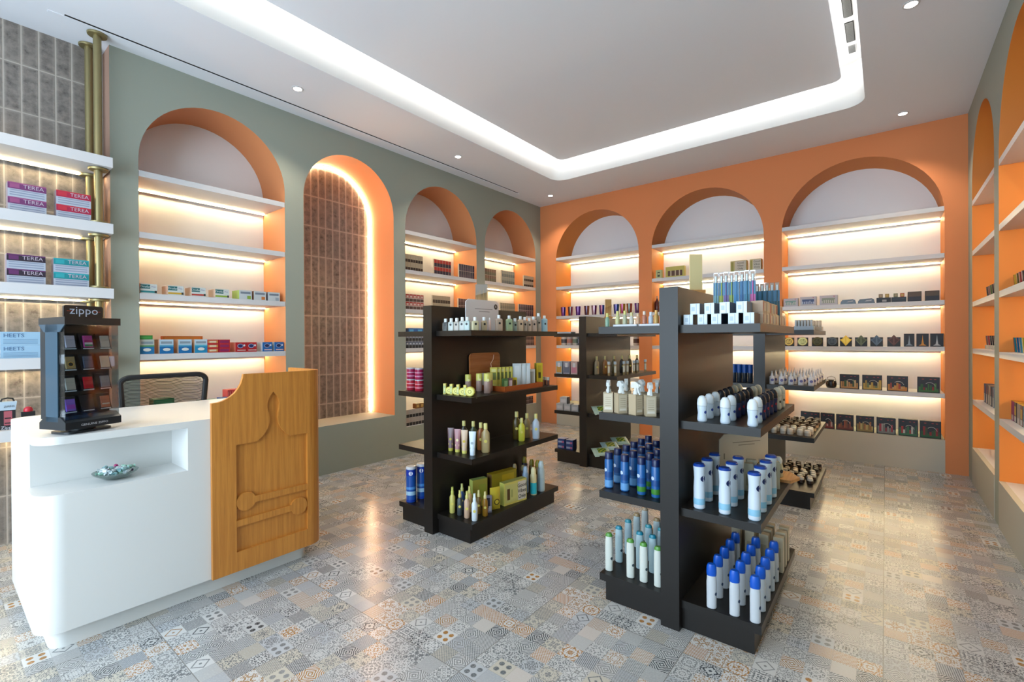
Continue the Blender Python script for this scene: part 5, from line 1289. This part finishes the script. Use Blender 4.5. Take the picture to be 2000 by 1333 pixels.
for k in range(6):
    put('sq%d' % k, carton(.07, .06, .17, pal2[k], [(.1, .05, .9, .5, '#a3a49c'), (.3, .55, .7, .9, '#7c2c30')]), 'keyring_pack', XG + .01, 5.52 + .11 * k, .80, RM, 'upright dark souvenir pack, lowest shelf of far right arch, %s from the near side' % ordn(k, 6), 'pack', 'upright dark souvenir packs')
# near right arch
pal3 = [('#a8902c', 'yellow'), ('#3c3c1c', 'olive'), ('#8c2c2c', 'red'), ('#2c2028', 'black'), ('#a87c6c', 'salmon'), ('#6c1c2c', 'burgundy')]
for k in range(6):
    c, nm = pal3[k]
    put('tn%d' % k, tumbler(c, '#a8843c' if k < 2 else '#8c4c48', .115, .034), 'shot_glass', XG + .05, 4.87 - .085 * k, 1.729 + .0, 0, '%s patterned glass on third shelf of the near right arch' % nm, 'glass', 'patterned glasses at the picture edge')
for k, (c, nm) in enumerate([('#1c7c8c', 'turquoise'), ('#1c5c8c', 'blue'), ('#3c84a0', 'sky blue'), ('#b0a02c', 'lemon yellow'), ('#b0962c', 'golden yellow')]):
    put('to%d' % k, tumbler(c, '#2c4c6c' if k < 3 else '#c4b85c', .105, .036), 'shot_glass', XG + .05, 4.87 - .09 * k, 1.289, 0, '%s glass on fourth shelf of the near right arch' % nm, 'glass', 'coloured glasses on the fourth shelf, near right arch')
for k, (c, nm) in enumerate([('#7c1c5c', 'magenta'), ('#1c1c20', 'black'), ('#8c7c70', 'taupe'), ('#5c2c2c', 'brown'), ('#1c8ca0', 'cyan')]):
    put('tp%d' % k, carton(.075, .055, .14, c, [(.1, .04, .9, .3, '#a8a8a8'), (.15, .35, .85, .8, '#b08c2c' if k % 2 else c)], c, '#b8921c'), 'magnet_pack', XG + .01, 4.86 - .095 * k, .80, RM, '%s souvenir pack with yellow top on lowest shelf of the near right arch' % nm, 'pack', 'souvenir packs with yellow tops')
def urn_fn():
    b = MB(); m = P('#9c9080', .4)
    b.lathe([(.06, 0), (.09, .03), (.12, .09), (.125, .13), (.10, .19), (.06, .24), (.045, .27), (.05, .285)], m, 28)
    random.seed(5)
    pr = [(.06, 0), (.09, .03), (.12, .09), (.125, .13), (.10, .19), (.06, .24)]
    for k in range(46):
        a = random.random() * 2 * PI; z = .02 + random.random() * .2; r = rad_at(pr, z) + .0015; dz = .012 + .01 * random.random(); da = .09 + .06 * random.random()
        r2 = rad_at(pr, min(z + dz, .235)) + .0015
        b.quad([(r * math.cos(a), r * math.sin(a), z), (r * math.cos(a + da), r * math.sin(a + da), z), (r2 * math.cos(a + da * 1.2), r2 * math.sin(a + da * 1.2), z + dz), (r2 * math.cos(a + da * .2), r2 * math.sin(a + da * .2), z + dz)], P(('#5c2c3c', '#2c4c44', '#7c4c2c')[k % 3]))
    return [('vase', b, None, None)]
put('urn', urn_fn, 'painted_vase', .93, 5.86, .339, 0, 'rounded painted vase on the base ledge of the far right arch', 'vase')

# ------------------------------------------------------------------ counter things
# bowl of sweets
def bowl_fn():
    b = MB(); m = thin_clear('clear_bowl_glass', (.80, .88, .86), .10)
    b.lathe([(.03, 0), (.05, .006), (.085, .028), (.092, .038), (.089, .039), (.082, .030), (.048, .010), (.001, .007)], m, 28, cap=False)
    b.lathe([(.03, 0), (.001, .0005)], m, 20, cap=False)
    return [('glass_bowl', b, None, None)]
put('bowl', bowl_fn, 'glass_bowl', -3.02, .60, .7155, 0, 'shallow clear glass bowl of wrapped sweets in the counter recess', 'bowl')
random.seed(11)
sc_ = [('#c2ccd0', 'white'), ('#8fb4b8', 'pale aqua'), ('#b01c6c', 'magenta'), ('#5c4c6c', 'grey-violet'), ('#9cc4b4', 'mint')]
def sweet(c):
    def f():
        b = MB(); b.lathe([(.004, -.012), (.009, -.008), (.010, 0), (.009, .008), (.004, .012)], P(c, .2), 10)
        b.lathe([(.009, .022), (.003, .012)], P(c, .2), 8, cap=False); b.lathe([(.003, -.012), (.009, -.022)], P(c, .2), 8, cap=False)
        b.v = [(p[2], p[0], p[1] + .010) for p in b.v]
        return [('sweet', b, None, None)]
    return f
spots = []
for k in range(34):
    a = k * 2.4; r = .058 * math.sqrt((k % 17) / 17); z = .012 + r * .22 + (.016 if k > 16 else 0)
    ci = (0, 1, 0, 4, 0, 1, 2, 0, 4, 1, 0, 3)[k % 12]
    c, nm = sc_[ci]
    put('sweet%d' % ci, sweet(c), 'wrapped_sweet', -3.02 + r * math.cos(a), .60 + r * math.sin(a), .7155 + z, a * 1.7, '%s wrapped sweet in the glass bowl on the counter' % nm, 'sweet', 'wrapped sweets, ' + nm)

# lighter display cabinet
def zippo():
    A = Vector((-2.89, .40, .975)); ang = math.radians(111.9)
    # local: x runs along the front (to the right as seen), y goes back
    t = empty('lighter_display_case', (A.x, A.y, A.z), ang, 'black countertop lighter display with clear front, lettered Zippo', 'display case')
    W, D = .232, .176; dk = mat('display_black', '#1a1f24', .32); tl = mat('display_side_reflection', '#2c4454', .3)  # side panel colour holds a blue-teal reflection, painted on the black case
    b = MB(); b.slab(rrect(.02, W - .02, .02, D - .02, .03, 4), lambda u, v: (u, v, 0), lambda u, v: (u, v, .010), dk)
    b.lathe([(.05, .010), (.05, .024)], dk, 20, (W / 2, D / 2, 0)); b.build('turntable_foot', t)
    b = MB(); b.slab([(0, .0), (D, .0), (D, .03), (D - .035, .058), (.035, .058), (0, .034)], lambda u, v: (0, u, .024 + v), lambda u, v: (W, u, .024 + v), dk)
    b.text('GENUINE ZIPPO', .0135, (W / 2, -.0005, .040), (1, 0, 0), (0, 0, 1), P('#c9ccd4'), squeeze=1.15)
    b.build('base_block', t)
    b = MB(); b.slab([(0, .0), (D, .0), (D, .03), (0, .034)], lambda u, v: (0, u, .505 + v), lambda u, v: (W, u, .505 + v), dk)
    b.slab([(0, 0), (D, 0), (D - .035, -.035), (.035, -.035)][::-1], lambda u, v: (0, u, .505 + v), lambda u, v: (.004, u, .505 + v), tl)
    b.build('top_block', t)
    b = MB(); b.box(.004, W - .004, .075, D - .004, .07, .505, dk)
    b.box(.0, .0045, .05, D - .045, .06, .505, tl)
    # seal mark at the bottom
    for r_, m in ((.013, '#8c96a4'), (.010, '#1a1f24'), (.006, '#8c96a4')):
        b.quad([(W / 2 + r_ * math.cos(2 * PI * q / 16), .0742 - (.0004 if r_ < .012 else 0) - (.0004 if r_ < .008 else 0), .105 + r_ * .8 * math.sin(2 * PI * q / 16)) for q in range(16)], P(m))
    b.build('back_column', t)
    b = MB(); th = .003
    b.box(.004, W - .004, .010, .013, .070, .508, M_GLASSC); b.box(.004, .007, .013, .05, .070, .508, M_GLASSC); b.box(W - .007, W - .004, .013, .075, .070, .508, M_GLASSC)
    b.build('clear_cover', t)
    b = MB(); b.slab(rrect(.04, W - .03, .0, .058, .010, 4), lambda u, v: (u, .085, .540 + v), lambda u, v: (u, .075, .540 + v), dk)
    b.text('zippo', .052, (W / 2 + .005, .0745, .573), (1, 0, 0), (0, 0, 1), P('#c4d4ec'), squeeze=1.05)
    for x0, x1 in ((.052, .082), (.160, .190)): b.box(x0, x1, .0740, .0748, .570, .572, P('#b0402c'))
    b.build('header_sign', t)
    # lighters on slanted pockets
    cols = [('#b0aebc', '#c04c9c', '#c4c4ba'), ('#a08c64', '#5c6478', '#cfc8b4'), ('#a8a8a0', '#c81c30', '#8c8890'), ('#7860c8', None, '#b06c58')]
    nm = [('grey lighter', 'magenta and green floral lighter', 'silver-white lighter'), ('brass-ringed lighter', 'slate lighter', 'pearl white lighter'), ('brushed steel lighter', 'bright red lighter', 'gunmetal lighter'), ('violet lighter', None, 'rust and white lighter')]
    for r in range(4):
        for c in range(3):
            zc = .425 - .098 * r; xc = .045 + .072 * c
            p = MB()
            p.slab([(.040, -.035), (.075, -.035), (.075, .04), (.066, .04)], lambda u, v: (xc - .028, u, zc + v), lambda u, v: (xc + .028, u, zc + v), mat('pocket_navy', '#0c1822', .35))
            p.box(xc - .022, xc + .022, .0385, .0398, zc - .034, zc - .029, P('#b9c4cc'))
            p.build('pocket', t)
    R_ = Matrix.Rotation(ang, 4, 'Z')
    for r in range(4):
        for c in range(3):
            if cols[r][c] is None: continue
            zc = .425 - .098 * r; xc = .045 + .072 * c
            w = R_ @ Vector((xc, .0400, 0))
            def f(col=cols[r][c], r=r, c=c):
                b = MB(); m = mat('lighter_' + col.strip('#'), col, .25, metal=.15)
                b.box(-.018, .018, -.004, .004, 0, .036, m)
                if (r, c) == (0, 1):
                    for k, q in enumerate(('#2c8c5c', '#c9ccd4', '#a01c6c')): b.box(-.016, .016, -.0046, -.004, .004 + .010 * k, .013 + .010 * k, P(q))
                if (r, c) == (1, 0): blob(b, 0, .02, .012, .012, '#b8903c', -.0044); blob(b, 0, .02, .009, .009, '#3c342c', -.0046)
                if (r, c) == (3, 0): b.box(-.016, .016, -.0046, -.004, .010, .03, P('#8c3ca8'))
                if (r, c) == (3, 2): b.box(-.016, .016, -.0046, -.004, .014, .020, P('#b9b4ac'))
                l = MB(); l.box(-.018, .018, -.004, .004, .0365, .056, m)
                return [('lighter_body', b, None, None), ('lid', l, None, None)]
            put('lig%d%d' % (r, c), f, 'pocket_lighter', A.x + w.x, A.y + w.y, A.z + zc - .026, ang, '%s in the countertop display case' % nm[r][c], 'lighter', 'lighters in the display case', tilt=-.2)
zippo()

# office chair behind the counter
def chair():
    t = empty('office_chair', (-4.16, 1.06, 0), 0, 'black office chair with mesh back behind the counter', 'chair')
    bk = P('#0f1216', .45); x = .19
    fr = MB(); pts = []
    for (cy, cz, a0) in ((.19, 1.115, 0), (-.19, 1.115, .5 * PI)):
        for k in range(7):
            a = a0 + .5 * PI * k / 6; pts.append((x + .02 - .05 * math.cos((cy + .06 * math.cos(a)) * 3) * .0, cy + .06 * math.cos(a), cz + .045 * math.sin(a)))
    for (cy, cz, a0) in ((-.17, .66, PI), (.17, .66, 1.5 * PI)):
        for k in range(7):
            a = a0 + .5 * PI * k / 6; pts.append((x, cy + .05 * math.cos(a), cz + .05 * math.sin(a)))
    fr.tube(pts, .018, bk, 10, closed=True); fr.build('back_frame', t)
    ms = MB(); z = .635
    while z < 1.145:
        f = .235 if z < 1.1 else .235 - (z - 1.1) * .5
        path = [(x + .008 + .003 * math.sin(k * 1.3), -f + 2 * f * k / 12, z + .0025 * math.sin(k * 1.6)) for k in range(13)]
        ms.tube(path, .0022, bk, 4); z += .0085
    ms.build('mesh_back', t)
    sp = MB(); sp.tube([(x + .02, 0, .75), (x + .03, 0, .60), (x - .02, 0, .47), (0, 0, .44)], .022, bk, 10); sp.build('back_support', t)
    st = MB(); st.slab(rrect(-.24, .15, -.24, .24, .09, 6), lambda u, v: (u, v, .45), lambda u, v: (u, v, .52), bk); st.build('seat', t)
    col = MB(); col.lathe([(.025, .12), (.025, .30), (.018, .30), (.018, .45)], P('#2c2e32', .3), 14); col.build('gas_column', t)
    for k in range(5):
        a = 2 * PI * k / 5 + .2
        l = MB(); l.tube([(.02 * math.cos(a), .02 * math.sin(a), .12), (.20 * math.cos(a), .20 * math.sin(a), .085)], [.022, .014], bk, 8); leg = l.build('base_leg', t)
        w = MB(); w.lathe([(.012, -.012), (.026, -.010), (.026, .010), (.012, .012)], bk, 14)
        w.v = [(p[0] + .20 * math.cos(a), p[2] + .20 * math.sin(a), p[1] + .027) for p in w.v]
        w.tube([(.20 * math.cos(a), .20 * math.sin(a), .027), (.20 * math.cos(a), .20 * math.sin(a), .085)], .006, bk, 6)
        w.build('caster', leg)
    for s in (-1, 1):
        ar = MB(); ar.tube([(.05, s * .235, .47), (.05, s * .262, .60), (-.0, s * .262, .68)], .014, bk, 8); ar.box(-.13, .12, s * .262 - .03, s * .262 + .03, .68, .705, bk); ar.build('armrest', t)
chair()
